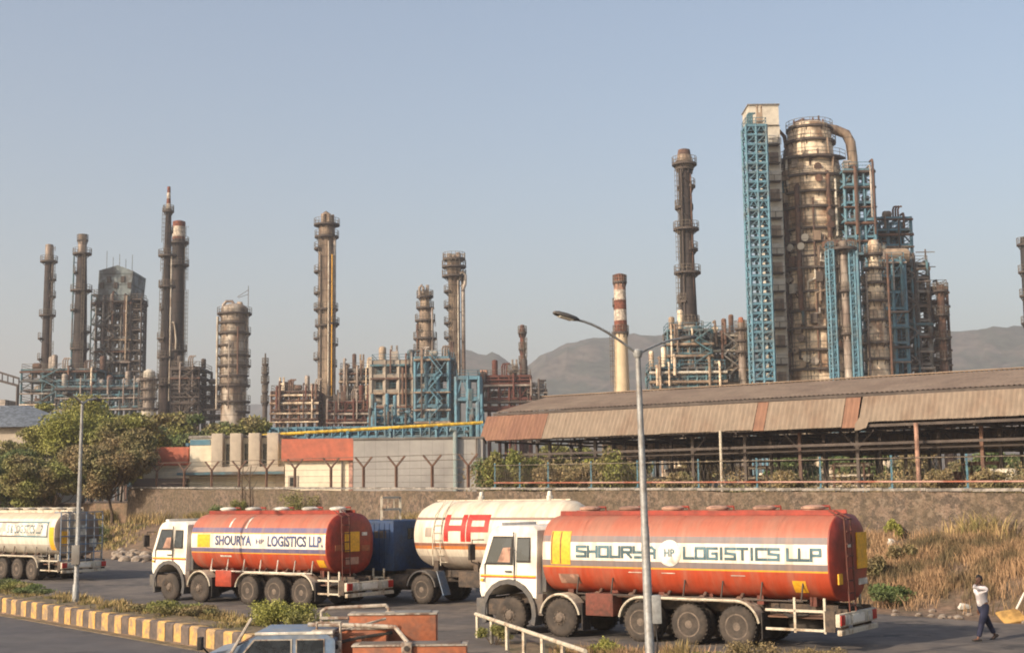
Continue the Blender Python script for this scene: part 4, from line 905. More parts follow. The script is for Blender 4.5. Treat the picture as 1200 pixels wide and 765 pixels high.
def tank_shell(xr, xf, a, b_, zc, n, mt, root, dome=.16, mend=None, N=44):
    def loft(rs):
        b = MB(); vs = [p for r in rs for p in r]; fs = [(j*N+i, j*N+(i+1) % N, (j+1)*N+(i+1) % N, (j+1)*N+i) for j in range(len(rs)-1) for i in range(N)]
        fs += [tuple(range(N))[::-1], tuple(range((len(rs)-1)*N, len(rs)*N))]; return b.add(vs, fs)
    k = dome; rs = [tank_ring(xr, a, b_, zc, n)]+[tank_ring(xr+(xf-xr)*i/8, a, b_, zc, n) for i in range(1, 8)]
    rs += [tank_ring(xf-k*.9, a, b_, zc, n), tank_ring(xf-k*.45, a*.985, b_*.985, zc, n), tank_ring(xf-k*.15, a*.93, b_*.93, zc, n), tank_ring(xf, a*.78, b_*.78, zc, n)]
    t = loft(rs).build('tank', mt, root)
    re = [tank_ring(xr-k*1.0, a*.72, b_*.72, zc, n), tank_ring(xr-k*.85, a*.88, b_*.88, zc, n), tank_ring(xr-k*.5, a*.965, b_*.965, zc, n), tank_ring(xr-.04, a+.012, b_+.012, zc, n), tank_ring(xr-.002, a+.012, b_+.012, zc, n)]
    e = loft(re).build('tank_end', mend or mt, root)
    return t, e
def on_tank(geo, xstart, z0, a, b_, zc, n, off=.012, s=1):
    vs, fs, w = geo; b = MB()
    v1 = [(xstart-u*s, s*(superell(z0+v, zc, a, b_, n)+off), z0+v) for u, v in vs]
    b.add(v1, fs); return b
def patch(x0, x1, z0, z1, a, b_, zc, n, off=.01, seg=8, s=1):
    b = MB(); vs = []; fs = []
    for j in range(seg+1):
        z = z0+(z1-z0)*j/seg; y = s*(superell(z, zc, a, b_, n)+off); yi = s*(superell(z, zc, a, b_, n)+.001); vs += [(x0, y, z), (x1, y, z), (x0, yi, z), (x1, yi, z)]
    for j in range(seg): q = j*4; fs += [(q, q+1, q+5, q+4), (q, q+4, q+6, q+2), (q+1, q+3, q+7, q+5)]
    fs += [(0, 2, 3, 1), (seg*4, seg*4+1, seg*4+3, seg*4+2)]
    return b.add(vs, fs)
def mudguard(root, xs, r, m, s, y=1.22, w=.45, full=True, flat=False):
    """thin sheet over one or several wheels"""
    b = MB(); x0, x1 = min(xs), max(xs); pts = []
    for i in range(7): a = R(170)-R(80)*i/6; pts.append((x0+r*math.cos(a), .52+r*math.sin(a)))
    for i in range(7): a = R(90)-R(80)*i/6; pts.append((x1+r*math.cos(a), .52+r*math.sin(a)))
    for (xa, za), (xb, zb) in zip(pts, pts[1:]):
        if abs(xa-xb)+abs(za-zb) < 1e-4: continue
        b.add([(xa, s*y, za), (xb, s*y, zb), (xb, s*(y-w), zb), (xa, s*(y-w), za), (xa, s*y, za+.035), (xb, s*y, zb+.035), (xb, s*(y-w), zb+.035), (xa, s*(y-w), za+.035)], [(0, 3, 2, 1), (4, 5, 6, 7), (0, 1, 5, 4), (3, 7, 6, 2)])
        b.tube((xa, s*(y+.004), za), (xb, s*(y+.004), zb), .03, 5)
    b.build('mudguard', m, root)
def tanker(label, loc, rz, v):
    root = thing('tanker_truck', label, 'tanker truck', loc, rz)
    L = v['L']; ax = v['axles']; a, b_, zc, n = v['a'], v['b'], v['zc'], v['n']; xr, xf = v['xr'], v['xf']
    b = MB()
    for s in (1, -1): b.b2(.35, L-.5, s*.42-.06, s*.42+.06, .82, 1.08)
    for x in np.linspace(.5, L-1, 10): b.b2(x-.06, x+.06, -.42, .42, .86, 1.02)
    b.build('chassis', M['chassis'], root)
    for i, x in enumerate(ax):
        b = MB(); b.tube((x, -1.0, .52), (x, 1.0, .52), .085, 8); b.lathe([(.05, -.26), (.2, -.2), (.24, 0), (.2, .2), (.05, .26)], (x, 0, .52), 12, 'y'); b.build('axle', M['chassis'], root)
        for s in (1, -1):
            b = MB()
            for q in range(4): b.b2(x-.55+.08*q, x+.55-.08*q, s*.42-.04, s*.42+.04, .62+q*.03, .645+q*.03)
            b.build('leaf_spring', M['chassis'], root)
            front = i < v['nfront']; wheel(root, x, s*1.2, dual=not front and v.get('dual', True), front=front)
    cabin(root, L, paint=v.get('cab', 'white_paint'), axle=ax[0], x0=L-1.95)
    b = MB().b2(L-2.12, L-1.99, -1.0, 1.0, 1.2, 2.2); b.build('air_intake', M['grey_plastic'], root)
    t, e = tank_shell(xr, xf, a, b_, zc, n, v['mt'], root, mend=v['mend'])
    # cradle
    b = MB()
    for x in np.linspace(xr+.6, xf-.7, 6): b.prism([(x-.09, 1.06), (x+.09, 1.06), (x+.09, zc-b_+.25), (x-.09, zc-b_+.25)], -.75, .75)
    b.build('cradle', M[v['under']], root)
    # top: spill rail, lids
    zt = zc+b_; b = MB()
    for s in (1, -1):
        b.b2(xr+.1, xf-.2, s*.42-.015, s*.42+.015, zt-.02, zt+.11)
    for x in np.linspace(xr+.1, xf-.2, 8): b.b2(x-.02, x+.02, -.42, .42, zt-.02, zt+.02)
    b.build('spill_rail', M[v['rail']], t)
    for x in v['lids']:
        l = MB().lathe([(.27, zt-.03), (.27, zt+.13), (.31, zt+.14), (.31, zt+.19), (.2, zt+.23), (.05, zt+.24)], (x, 0, 0), 16); lo = l.build('manhole_lid', M[v['lidm']], t)
        q = MB(); q.tube((x-.3, -.35, zt+.2), (x+.3, -.35, zt+.2), .03, 6); 
        for xx in (x-.3, x+.3): q.beam((xx, -.35, zt), (xx, -.35, zt+.2), .03)
        q.build('lid_guard', M[v['rail']], lo)
    # seams
    b = MB()
    for x in np.linspace(xr+1.35, xf-1.35, 5):
        for w0 in (-.02,):
            N_ = 44; r0, r1 = tank_ring(x-.02, a+.006, b_+.006, zc, n), tank_ring(x+.02, a+.006, b_+.006, zc, n); b.add(r0+r1, [(i, (i+1) % N_, N_+(i+1) % N_, N_+i) for i in range(N_)])
    b.build('weld_seam', v['mt'], t)
    # lettering
    for g in v['letters']:
        for s in (1, -1):
            geo = g['geo']; W_ = geo[2]; xs = g['x'] if s == 1 else g['x']-W_
            o = on_tank(geo, xs, g['z'], a, b_, zc, n, .012+g.get('off', 0), s); o.build(g.get('name', 'lettering'), M[g['m']], t, smooth=False)
    for (x0, x1, z0, z1, m_, off, nm) in v['patches']:
        for s in (1, -1): patch(x0, x1, z0, z1, a, b_, zc, n, .008+off, s=s).build(nm, M[m_], t)
    # mudguards, flaps, tool box, guards
    for s in (1, -1):
        rear = ax[v['nfront']:]; mudguard(root, rear, .64, M['cream_metal'], s)
        mudguard(root, [ax[1]], .64, M['cream_metal'], s)
        MB().b2(min(rear)-.72, min(rear)-.69, s*.72, s*1.22, .25, .9).build('mud_flap', M['black'], root)
        MB().b2(ax[1]-.74, ax[1]-.71, s*.8, s*1.22, .22, .95).build('mud_flap', M['black'], root)
        xb = (ax[1]+ax[2])/2; MB().rbox(xb-.42, xb+.45, s*.66, s*1.18, .62, 1.22, .03).build('toolbox', M[v['box']], root)
        MB().b2(xb-.36, xb+.4, s*1.182, s*1.19, .78, .98).build('toolbox_panel', M[v['boxp']], root)
        MB().tube((ax[0]-.75, s*.75, .72), (ax[0]-1.15+.0, s*.75, .72), .2, 12).build('air_tank', M['galv'], root)
        MB().rbox(ax[0]-1.12, ax[0]-.78, s*.98, s*1.18, .55, 1.15, .03).build('battery_box', M['steel_grey'], root)
        b = MB(); b.tube((min(rear)-.3, s*.95, 1.16), (ax[1]-.9, s*.95, 1.16), .045, 7)
        for x in np.linspace(min(rear), ax[1]-1.1, 5): b.tube((x, s*.95, 1.16), (x-.05, s*.72, 1.42), .05, 6).lathe([(.02, -.03), (.09, -.02), (.09, .02), (.02, .03)], (x, s*1.0, 1.18), 10, 'y')
        b.build('discharge_line', M['steel_rust'], root)
        b = MB(); b.path([(min(rear)-1.0, s*1.0, 1.05), (min(rear)-1.4, s*1.1, .84), (min(rear)-1.9, s*1.05, .90)], .05, 7); b.build('hose', M['black'], root)
        # side guard at the rear overhang
        xa, xb2 = min(rear)-.80, .42; b = MB()
        for z in (.52, .98): b.b2(xb2, xa, s*1.17-.02, s*1.17+.02, z-.03, z+.03)
        for x in (xb2, xa*.5+xb2*.5): b.b2(x-.03, x+.03, s*1.17-.02, s*1.17+.02, .45, 1.3)
        b.build('side_guard', M[v['guard']], root)
        # short support posts below the tank
        b = MB()
        for x in np.linspace(xr+.7, xf-1.2, 7): b.tube((x, s*(superell(1.6, zc, a, b_, n)+.02), 1.65), (x+.05, s*1.15, 1.2), .022, 5)
        b.tube((xr+.7, s*1.15, 1.2), (xf-1.15, s*1.15, 1.2), .022, 5); b.build('stay', M[v['stay']], root)
    b = MB(); b.lathe([(.2, -.14), (.34, -.14), (.46, -.12), (.5, -.05), (.5, .05), (.46, .12), (.34, .14), (.2, .14)], (1.25, .25, .62), 22); b.build('spare_wheel', M['tyre'], root)
    b = MB()
    for s in (-.5, .2, .7): b.path([(1.6, s, .95), (1.3, s, .8), (.9, s+.1, .78), (.5, s+.1, .85)], .05, 7)
    b.b2(.45, 2.0, -.2, 1.0, .78, .82); b.build('discharge_pipes', M['steel_rust'], root)
    # rear: bumper, plates, lamps, ladder, panels
    MB().rbox(-.02, .10, -1.22, 1.22, .42, .55, .015).build('underrun_bar', M['cream_metal'], root)
    MB().rbox(.02, .14, -1.22, 1.22, .62, .93, .02).build('bumper', M['cream_metal'], root)
    for s in (1, -1):
        MB().rbox(-.01, .02, s*1.2, s*.95, .66, .90, .008).build('tail_light', M['red_mark'], root)
        MB().rbox(-.01, .019, s*.9, s*.62, .66, .88, .008).build('reflector_plate', M['white_mark'], root)
        MB().b2(.15, .40, s*1.2-.03, s*1.2+.03, .5, 1.0).build('bracket', M['chassis'], root)
        MB().b2(.1, .36, s*.5-.03, s*.5+.03, .45, 1.0).build('bracket', M['chassis'], root)
    MB().rbox(-.012, .019, -.35, .45, .67, .88, .006).build('number_plate', M['white_mark'], root)
    b = MB()
    for s in (-.2, .2): b.tube((xr-.30, .45+s, .95), (xr-.24, .45+s, zt-.1), .022, 6).tube((xr-.24, .45+s, zt-.1), (xr+.15, .45+s, zt+.1), .022, 6)
    z = 1.1
    while z < zt: b.tube((xr-.29, .25, z), (xr-.29, .65, z), .018, 6); z += .3
    b.build('ladder', M[v['ladm']], root)
    for (y0, y1, z0, z1, m_) in v['rearp']: MB().b2(xr-.19, xr-.155, y0, y1, z0, z1).build('rear_panel', M[m_], e)
    if v.get('rearframe'):
        b = MB()
        for y in np.linspace(-1.15, 1.15, 6): b.beam((xr-.45, y, .9), (xr-.45, y, zt), .05)
        for z in np.linspace(1.0, zt, 7): b.beam((xr-.45, -1.15, z), (xr-.45, 1.15, z), .05)
        for y in (-1.15, 1.15):
            for z in (1.0, zt): b.beam((xr-.45, y, z), (xr+.1, y, z), .05)
        b.build('rear_rack', M['blue_roof'], root)
    return root
TH1 = R(35); PI = math.pi
RED, GREYB, WHT, YEL, TOP_LIT = (.38, .052, .018), (.17, .14, .14), (.76, .68, .56), (.62, .30, .03), (.36, .115, .07)  # top band: dusty red, paled to paint in sun and sky light
mt1 = zbands('red_tank_with_bands', [(0, RED), (1.90, YEL), (1.945, GREYB), (2.10, WHT), (2.59, GREYB), (2.76, TOP_LIT)], dirt=.45)
SN, CS = math.sin(TH1), math.cos(TH1)
# near tanker: rear near-side corner at (7.9,33.5)
def place(cx, cy, th): # local x forward, y left (towards the camera); rear near corner -> root centre line
    return (cx+math.sin(th)*1.22, cy+math.cos(th)*1.22, .006)
NL = [2.55, 4.0, 5.4, 6.7, 7.9, 1.2]
lw = 6.9-.45
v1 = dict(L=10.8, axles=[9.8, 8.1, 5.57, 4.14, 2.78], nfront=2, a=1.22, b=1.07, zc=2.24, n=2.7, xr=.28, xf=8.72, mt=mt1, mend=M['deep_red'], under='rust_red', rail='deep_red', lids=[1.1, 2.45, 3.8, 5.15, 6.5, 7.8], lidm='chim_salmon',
    box='rust_red', boxp='rust_red', guard='cream_metal', stay='steel_dark', ladm='rust_red', rearp=[(-.95, -.30, 1.95, 2.85, 'yellow'), (.75, 1.0, 1.62, 1.88, 'yellow'), (-.9, -.35, 1.55, 1.7, 'white_mark'), (.05, .28, 2.5, 2.6, 'white_mark')],
    letters=[dict(geo=stroke_geo('SHOURYA', .33, 2.42, .07), x=7.5, z=2.175, m='teal_letter'), dict(geo=stroke_geo('LOGISTICS', .33, 2.64, .07), x=4.2, z=2.175, m='teal_letter'), dict(geo=stroke_geo('LLP', .33, .86, .07), x=1.32, z=2.175, m='teal_letter'),
        dict(geo=text_geo('HP', .20, .30, .02), x=4.78, z=2.24, m='teal_letter', off=.012, name='emblem_letters')],
    patches=[(8.36, 7.72, 1.98, 2.88, 'yellow', .004, 'hazard_panel'), (8.34, 8.31, 2.0, 2.86, 'steel_rust', .01, 'hazard_panel_edge'), (8.05, 8.02, 2.0, 2.86, 'steel_rust', .01, 'hazard_panel_edge'), (8.15, 7.5, 1.46, 1.72, 'chim_salmon', .004, 'placard'), (1.25, .90, 1.40, 1.70, 'yellow', .004, 'orange_placard'),
        (2.9, 2.5, 1.78, 1.80, 'white_mark', .004, 'mark'), (4.9, 4.5, 1.80, 1.82, 'white_mark', .004, 'mark'), (5.9, 5.5, 1.80, 1.82, 'white_mark', .004, 'mark')])
def disc_patch(r, xc, zc_, a, b_, zc, n, off):
    b = MB(); N = 24; vs = []; fs = []
    for j in range(5):
        for i in range(N):
            t = 2*math.pi*i/N; z = zc_+r*j/4*math.sin(t); vs.append((xc+r*j/4*math.cos(t), superell(z, zc, a, b_, n)+off, z))
    for j in range(4):
        for i in range(N): fs.append((j*N+i, j*N+(i+1) % N, (j+1)*N+(i+1) % N, (j+1)*N+i))
    return b.add(vs, fs)
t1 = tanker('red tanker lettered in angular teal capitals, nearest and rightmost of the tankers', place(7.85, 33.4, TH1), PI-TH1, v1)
tk = [c for c in t1.children if c.name.startswith('tank') and not c.name.startswith('tank_end')][0]
disc_patch(.34, 4.63, 2.33, 1.22, 1.07, 2.24, 2.7, .010).build('emblem_disc', M['white_mark'], tk)
TH2 = R(36)
mt2 = zbands('red_tank_navy_bands', [(0, RED), (1.86, YEL), (1.90, (.10, .09, .17)), (2.05, WHT), (2.58, YEL), (2.62, (.12, .10, .19)), (2.80, TOP_LIT)], dirt=.45)
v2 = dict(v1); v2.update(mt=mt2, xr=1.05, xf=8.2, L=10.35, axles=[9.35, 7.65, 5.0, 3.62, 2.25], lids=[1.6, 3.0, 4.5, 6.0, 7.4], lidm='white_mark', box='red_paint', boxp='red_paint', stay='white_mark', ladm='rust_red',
    letters=[dict(geo=text_geo('SHOURYA', .37, 1.95, .03), x=6.75, z=2.15, m='navy'), dict(geo=text_geo('HP', .17, .42, .012), x=4.55, z=2.22, m='navy'), dict(geo=text_geo('LOGISTICS LLP.', .39, 2.78, .03), x=3.95, z=2.13, m='navy')],
    patches=[(7.75, 7.05, 2.07, 2.56, 'yellow', .004, 'hazard_panel'), (1.55, 1.2, 1.42, 1.68, 'yellow', .004, 'orange_placard'), (6.1, 6.02, 2.82, 3.15, 'white_mark', .003, 'mark'), (5.2, 5.12, 2.78, 3.18, 'white_mark', .003, 'mark'), (6.5, 5.9, 1.72, 1.78, 'white_mark', .003, 'mark')],
    rearp=[(-.35, .40, 1.95, 2.65, 'yellow'), (-.9, -.45, 1.95, 2.15, 'orange'), (.5, .9, 2.0, 2.2, 'orange'), (-.3, .35, 1.5, 1.75, 'chim_salmon'), (-.75, -.5, 2.5, 2.62, 'white_mark')])
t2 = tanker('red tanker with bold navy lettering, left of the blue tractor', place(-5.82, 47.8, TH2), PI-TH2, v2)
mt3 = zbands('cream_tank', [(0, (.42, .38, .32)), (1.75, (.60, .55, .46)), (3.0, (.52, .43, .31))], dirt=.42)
TH3 = R(40)
c3 = W(66, 640, 66)
v3 = dict(v1); v3.update(mt=mt3, mend=M['clad_grey'], under='steel_grey', rail='cream_metal', lidm='cream_metal', stay='steel_grey', box='steel_grey', boxp='steel_grey', ladm='cream_metal', xr=.75,
    letters=[dict(geo=text_geo('S & LOGISTICS LLP', .42, 3.25, .015), x=5.05, z=2.28, m='teal_letter', off=.008)],
    patches=[(6.6, 1.35, 2.10, 2.86, 'steel_teal', .002, 'sign_border'), (6.5, 1.45, 2.17, 2.79, 'white_mark', .006, 'sign_panel'), (1.2, .8, 1.5, 2.6, 'yellow', .004, 'hazard_panel')],
    rearp=[(.55, 1.0, 1.7, 2.4, 'yellow'), (-.4, .3, 2.2, 2.7, 'white_mark'), (-1.0, -.6, 1.6, 2.0, 'white_mark')], rearframe=True)
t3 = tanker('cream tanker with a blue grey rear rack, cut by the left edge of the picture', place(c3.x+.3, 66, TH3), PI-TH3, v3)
# ---------------------------------------------------------------- articulated gas tanker
THH = R(35); pH = W(474, 640, 50.5)
root = thing('tanker_truck', 'articulated tanker with round cream tank lettered in red and a blue tractor', 'tanker truck', (pH.x+math.sin(THH)*1.25, 50.5+math.cos(THH)*1.25, .006), PI-THH)
# local: x=0 at tank front, tank extends to -10.5
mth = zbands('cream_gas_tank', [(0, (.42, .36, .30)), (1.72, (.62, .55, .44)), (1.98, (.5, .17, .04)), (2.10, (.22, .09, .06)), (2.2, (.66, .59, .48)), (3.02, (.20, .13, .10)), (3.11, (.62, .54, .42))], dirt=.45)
b = MB(); N = 40; rs = []
for x, k_ in ((-7.2, .3), (-7.12, .6), (-6.9, .85), (-6.6, .97), (-6.3, 1), (-5.8, 1), (-5, 1), (-3, 1), (-1.0, 1), (-.62, .965), (-.28, .85), (-.08, .62), (0, .3)): rs.append(tank_ring(x, 1.22*k_, 1.25*k_, 2.45, 2.05, N))
vs = [p for r in rs for p in r]; fs = [(j*N+i, j*N+(i+1) % N, (j+1)*N+(i+1) % N, (j+1)*N+i) for j in range(len(rs)-1) for i in range(N)]+[tuple(range(N))[::-1], tuple(range((len(rs)-1)*N, len(rs)*N))]
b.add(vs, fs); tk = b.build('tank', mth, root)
for s in (1, -1):
    geo = stroke_geo('HP', .95, 1.78, .20); on_tank(geo, -1.9 if s == 1 else -1.9-geo[2], 2.26, 1.22, 1.25, 2.45, 2.05, .015, s).build('lettering', M['red_mark'], tk, smooth=False)
    for x, w_ in ((-.95, .28),): patch(x, x-w_, 2.42, 2.75, 1.22, 1.25, 2.45, 2.05, .01, s=s).build('emblem', M['clad_grey'], tk)
    b = MB()
    for x in (-1.35, -1.7): b.path([(x, s*1.27, 1.4), (x, s*1.30, 2.45), (x, s*1.1, 3.2), (x, s*.5, 3.72)], .018, 5)
    for z in np.linspace(1.5, 3.1, 7): y = s*(superell(z, 2.45, 1.22, 1.25, 2.05)+.05); b.tube((-1.35, y, z), (-1.7, y, z), .014, 5)
    b.build('ladder', M['cream_metal'], root)
b = MB(); b.b2(-6.5, -.6, -.05, .05, 3.69, 3.73); b.build('catwalk', M['cream_metal'], tk)
for x in (-2.6, -5.6): MB().lathe([(.12, 3.66), (.12, 3.85), (.08, 3.86), (.07, 4.0), (.03, 4.02)], (x, 0, 0), 12).build('valve', M['white_mark'], tk)
b = MB()
for s in (1, -1): b.b2(-7.1, 1.5, s*.42-.06, s*.42+.06, .95, 1.2)
for x in (-6.4, -5, -3, -1.2): b.b2(x-.1, x+.1, -.9, .9, 1.2, 1.55)
b.build('chassis', M['chassis'], root)
for x in (-.75,): 
    for s in (1, -1): wheel(root, x, s*1.2, dual=True)
for x in (-4.9, -6.2):
    for s in (1, -1): wheel(root, x, s*1.2, dual=True)
for s in (1, -1):
    mudguard(root, [-.75], .66, M['grey_plastic'], s)
    MB().add([(-1.75, s*.8, .35), (-1.75, s*1.22, .35), (-1.45, s*1.22, 1.2), (-1.45, s*.8, 1.2), (-1.79, s*.8, .35), (-1.79, s*1.22, .35), (-1.49, s*1.22, 1.2), (-1.49, s*.8, 1.2)], [(0, 1, 2, 3), (4, 7, 6, 5), (0, 4, 5, 1), (1, 5, 6, 2), (2, 6, 7, 3), (3, 7, 4, 0)]).build('mud_flap', M['blue_roof'], root)
    MB().rbox(-3.6, -2.4, s*.7, s*1.15, .65, 1.2, .03).build('toolbox', M['chassis'], root)
    MB().tube((.0, s*.9, .75), (1.0, s*.9, .75), .28, 14).build('fuel_tank', M['chassis'], root)
    wheel(root, 2.6, s*1.2, front=True)
    b = MB(); b.b2(-4.2, -3.75, s*1.13, s*1.17, .9, .95).b2(-4.2, -3.75, s*1.13, s*1.17, .45, .5).b2(-4.2, -4.15, s*1.13, s*1.17, .45, .95).b2(-3.8, -3.75, s*1.13, s*1.17, .45, .95); b.build('side_guard', M['cream_metal'], root)
# tractor: cab box seen from behind
MB().rbox(.55, 3.2, -1.22, 1.22, 1.15, 3.0, .06).build('cab', M['blue_cab'], root)
MB().rbox(3.0, 3.35, -1.2, 1.2, .5, 1.15, .04).build('bumper', M['grey_plastic'], root)
for s in (1, -1):
    MB().b2(2.2, 2.95, s*1.21, s*1.226, 2.1, 2.75).build('door_window', M['glass'], root)
    MB().b2(.9, 1.5, s*1.21, s*1.226, 2.35, 2.62).build('vent_panel', M['steel_dark'], root)
    b = MB()
    for x in np.linspace(.75, 2.0, 6): b.b2(x-.02, x+.02, s*1.221, s*1.24, 1.3, 2.9)
    b.build('cab_rib', M['blue_cab'], root)
MB().b2(.535, .549, -.4, .4, 2.3, 2.7).build('rear_window', M['glass'], root)
b = MB()
for y in (-.55, .55): b.beam((1.7, y, 2.98), (1.7, y, 3.85), .09)
for z in (3.4, 3.85): b.beam((1.7, -.55, z), (1.7, .55, z), .08)
for y in (-.18, .18): b.beam((1.7, y, 3.4), (1.7, y, 3.85), .03)
b.beam((1.7, -.55, 3.0), (1.7, .55, 3.0), .04); b.build('headboard_frame', M['cream_metal'], root)
# ================================================================ foreground recovery truck
YF = 24.0; pf = W(272, 765, YF); THF = R(8)
root = thing('recovery_truck', 'blue cabbed truck with orange deck boxes and pale tubular frames, cut by the bottom edge', 'truck', (W(262, 740, YF).x, YF+1, -.1), 0)
# local x to the right (rear), y away; cab front at x=0, roof z about 2.0
kz = YF/F
def fz(py): return W(400, py, YF).z-.04
def fx(px): return W(px, 740, YF).x-root.location.x
zr = fz(734)
poly = [(-.55, .5), (-.62, 1.1), (-.35, 1.30), (.12, 1.38), (.42, zr-.10), (.55, zr-.02), (1.75, zr), (1.9, zr-.1), (1.92, .5)]
b = MB(); b.prism(poly, -.78, .78); cab = b.build('cab', M['blue_roof'], root)
MB().rbox(.50, 1.85, -.72, .76, zr-.02, zr+.035, .02).build('roof_panel', M['blue_roof'], cab); MB().tube((.5, -.765, zr+.01), (1.86, -.765, zr+.015), .03, 6).build('roof_rail', M['white_mark'], cab)
for s in (-1, 1):
    for nm, pl in (('door_window', [(.24, 1.22), (1.12, 1.22), (1.12, zr-.10), (.50, zr-.10)]), ('rear_window', [(1.24, 1.22), (1.70, 1.22), (1.70, zr-.10), (1.24, zr-.10)])):
        f = MB(); cxx = sum(p[0] for p in pl)/4; czz = sum(p[1] for p in pl)/4
        f.prism([(cxx+(x-cxx)*1.09, czz+(z-czz)*1.13) for x, z in pl], s*.775, s*.792); fo = f.build(nm, M['worn_metal'], cab)
        MB().prism(pl, s*.793, s*.80).build('pane', M['glass'], fo)
    MB().b2(.2, 1.8, s*.781, s*.79, 1.06, 1.10).build('waist_strip', M['worn_metal'], cab)
b = MB(); xa, xb = .16, .43; b.add([(xa, -.7, 1.42), (xa, .7, 1.42), (xb-.04, .66, zr-.12), (xb-.04, -.66, zr-.12), (xa-.03, -.7, 1.44), (xa-.03, .7, 1.44), (xb-.07, .66, zr-.1), (xb-.07, -.66, zr-.1)], [(0, 3, 2, 1), (4, 5, 6, 7), (0, 1, 5, 4), (1, 2, 6, 5), (2, 3, 7, 6), (3, 0, 4, 7)]); b.build('windscreen', M['glass'], cab)
b = MB(); b.tube((.0, -.86, 1.15), (fx(293), -.86, fz(714)), .028, 6); b.build('flag_pole', M['worn_metal'], root)
b = MB(); b.path([(-.3, -.75, 1.3), (-.42, -.95, 1.5), (-.36, -.98, 1.62)], .018, 6); m_ = b.build('mirror', M['black'], root); MB().rbox(-.44, -.36, -1.08, -.90, 1.40, 1.62, .015).build('mirror_glass', M['black'], m_)
b = MB()
for s in (1, -1): b.b2(-.4, 4.3, s*.4-.05, s*.4+.05, .55, .72)
b.build('chassis', M['chassis'], root)
for x in (.1, 3.4):
    for s in (1, -1): wheel(root, x, s*.80, r=.36, w=.2, front=True)
MB().rbox(-.72, -.5, -.8, .8, .42, .7, .03).build('bumper', M['grey_plastic'], root)
# deck and orange boxes
zt1, zt2 = fz(721), fz(740)
MB().b2(2.0, 4.35, -.85, .85, .74, .82).build('deck', M['steel_grey'], root)
def obox(x0, x1, y0, y1, z0, z1, nm='deck_box'):
    o = MB().rbox(x0, x1, y0, y1, z0, z1, .02).build(nm, M['orange'], root)
    MB().rbox(x0-.02, x1+.02, y0-.02, y1+.02, z1+.001, z1+.03, .008).build('box_lid', M['worn_metal'], o)
    MB().rbox(x0+.10, x1-.1, y0+.06, y1-.06, z1+.031, z1+.045, .004).build('lid_plate', M['steel_grey'], o); return o
obox(fx(398), fx(506), .30, .86, .82, fz(719)); obox(fx(392), fx(448), -.25, .20, .82, fz(733)); obox(fx(412), fx(546), -.86, -.30, .82, fz(748)-.02)
b = MB(); z0 = .82
b.path([(fx(362), .55, z0), (fx(362), .55, fz(715)), (fx(368), .55, fz(711)), (fx(442), .55, fz(708)), (fx(446), .55, fz(712)), (fx(447), .55, z0)], .035, 8)
b.path([(fx(352), -.1, fz(727)), (fx(415), -.2, fz(728)), (fx(460), -.45, fz(729)), (fx(476), -.75, fz(745)), (fx(477), -.8, z0)], .04, 8)
b.path([(fx(366), -.55, z0), (fx(367), -.55, fz(722)), (fx(395), -.55, fz(722)), (fx(396), -.55, z0)], .03, 6)
b.tube((fx(365), -.6, fz(740)), (fx(445), .1, fz(722)), .022, 6); b.tube((fx(362), .3, fz(722)), (fx(397), .3, fz(722)), .03, 6); b.build('tubular_frame', M['worn_metal'], root)
for px, py, y in ((448, 722, .5), (476, 751, -.88), (391, 750, -.6)):
    o = MB().rbox(fx(px)-.09, fx(px)+.09, y-.06, y+.06, fz(py)-.22, fz(py)+.1, .015).build('bracket', M['worn_metal'], root)
    MB().lathe([(.02, y-.075), (.045, y-.075), (.045, y-.061), (.02, y-.06)], (fx(px), 0, fz(py)), 12, 'y').build('pin', M['black'], o)
b = MB(); b.path([(fx(352), -.3, fz(752)), (fx(385), -.5, fz(748)), (fx(415), -.35, fz(742)), (fx(455), -.2, fz(737))], .03, 6); b.build('hose', M['black'], root)
MB().rbox(fx(345), fx(392), -.4, .5, .8, fz(738), .03).build('winch_housing', M['worn_metal'], root)
MB().rbox(fx(362), fx(388), -.75, -.45, .8, fz(730), .02).build('control_box', M['worn_metal'], root)
# ================================================================ the walking man
def skin_mesh(name, joints, edges, m, parent=None, sub=2, root_i=0):
    me = bpy.data.meshes.new(name); bm = bmesh.new(); sk = bm.verts.layers.skin.verify(); vs = [bm.verts.new(j[:3]) for j in joints]
    for v, j in zip(vs, joints): r = j[3]; r2 = j[4] if len(j) > 4 else r; v[sk].radius = (r, r2)
    vs[root_i][sk].use_root = True
    for a, c in edges: bm.edges.new((vs[a], vs[c]))
    bm.to_mesh(me); bm.free(); me.materials.append(m); o = bpy.data.objects.new(name, me); link(o, parent)
    s = o.modifiers.new('skin', 'SKIN'); s.use_smooth_shade = True; q = o.modifiers.new('subdivision', 'SUBSURF'); q.levels = sub; q.render_levels = sub
    dg = bpy.context.evaluated_depsgraph_get(); dg.update(); m2 = bpy.data.meshes.new_from_object(o.evaluated_get(dg)); o.modifiers.clear(); o.data = m2; m2.name = name
    if not m2.materials: m2.materials.append(m)
    m2.shade_smooth(); bpy.data.meshes.remove(me); return o
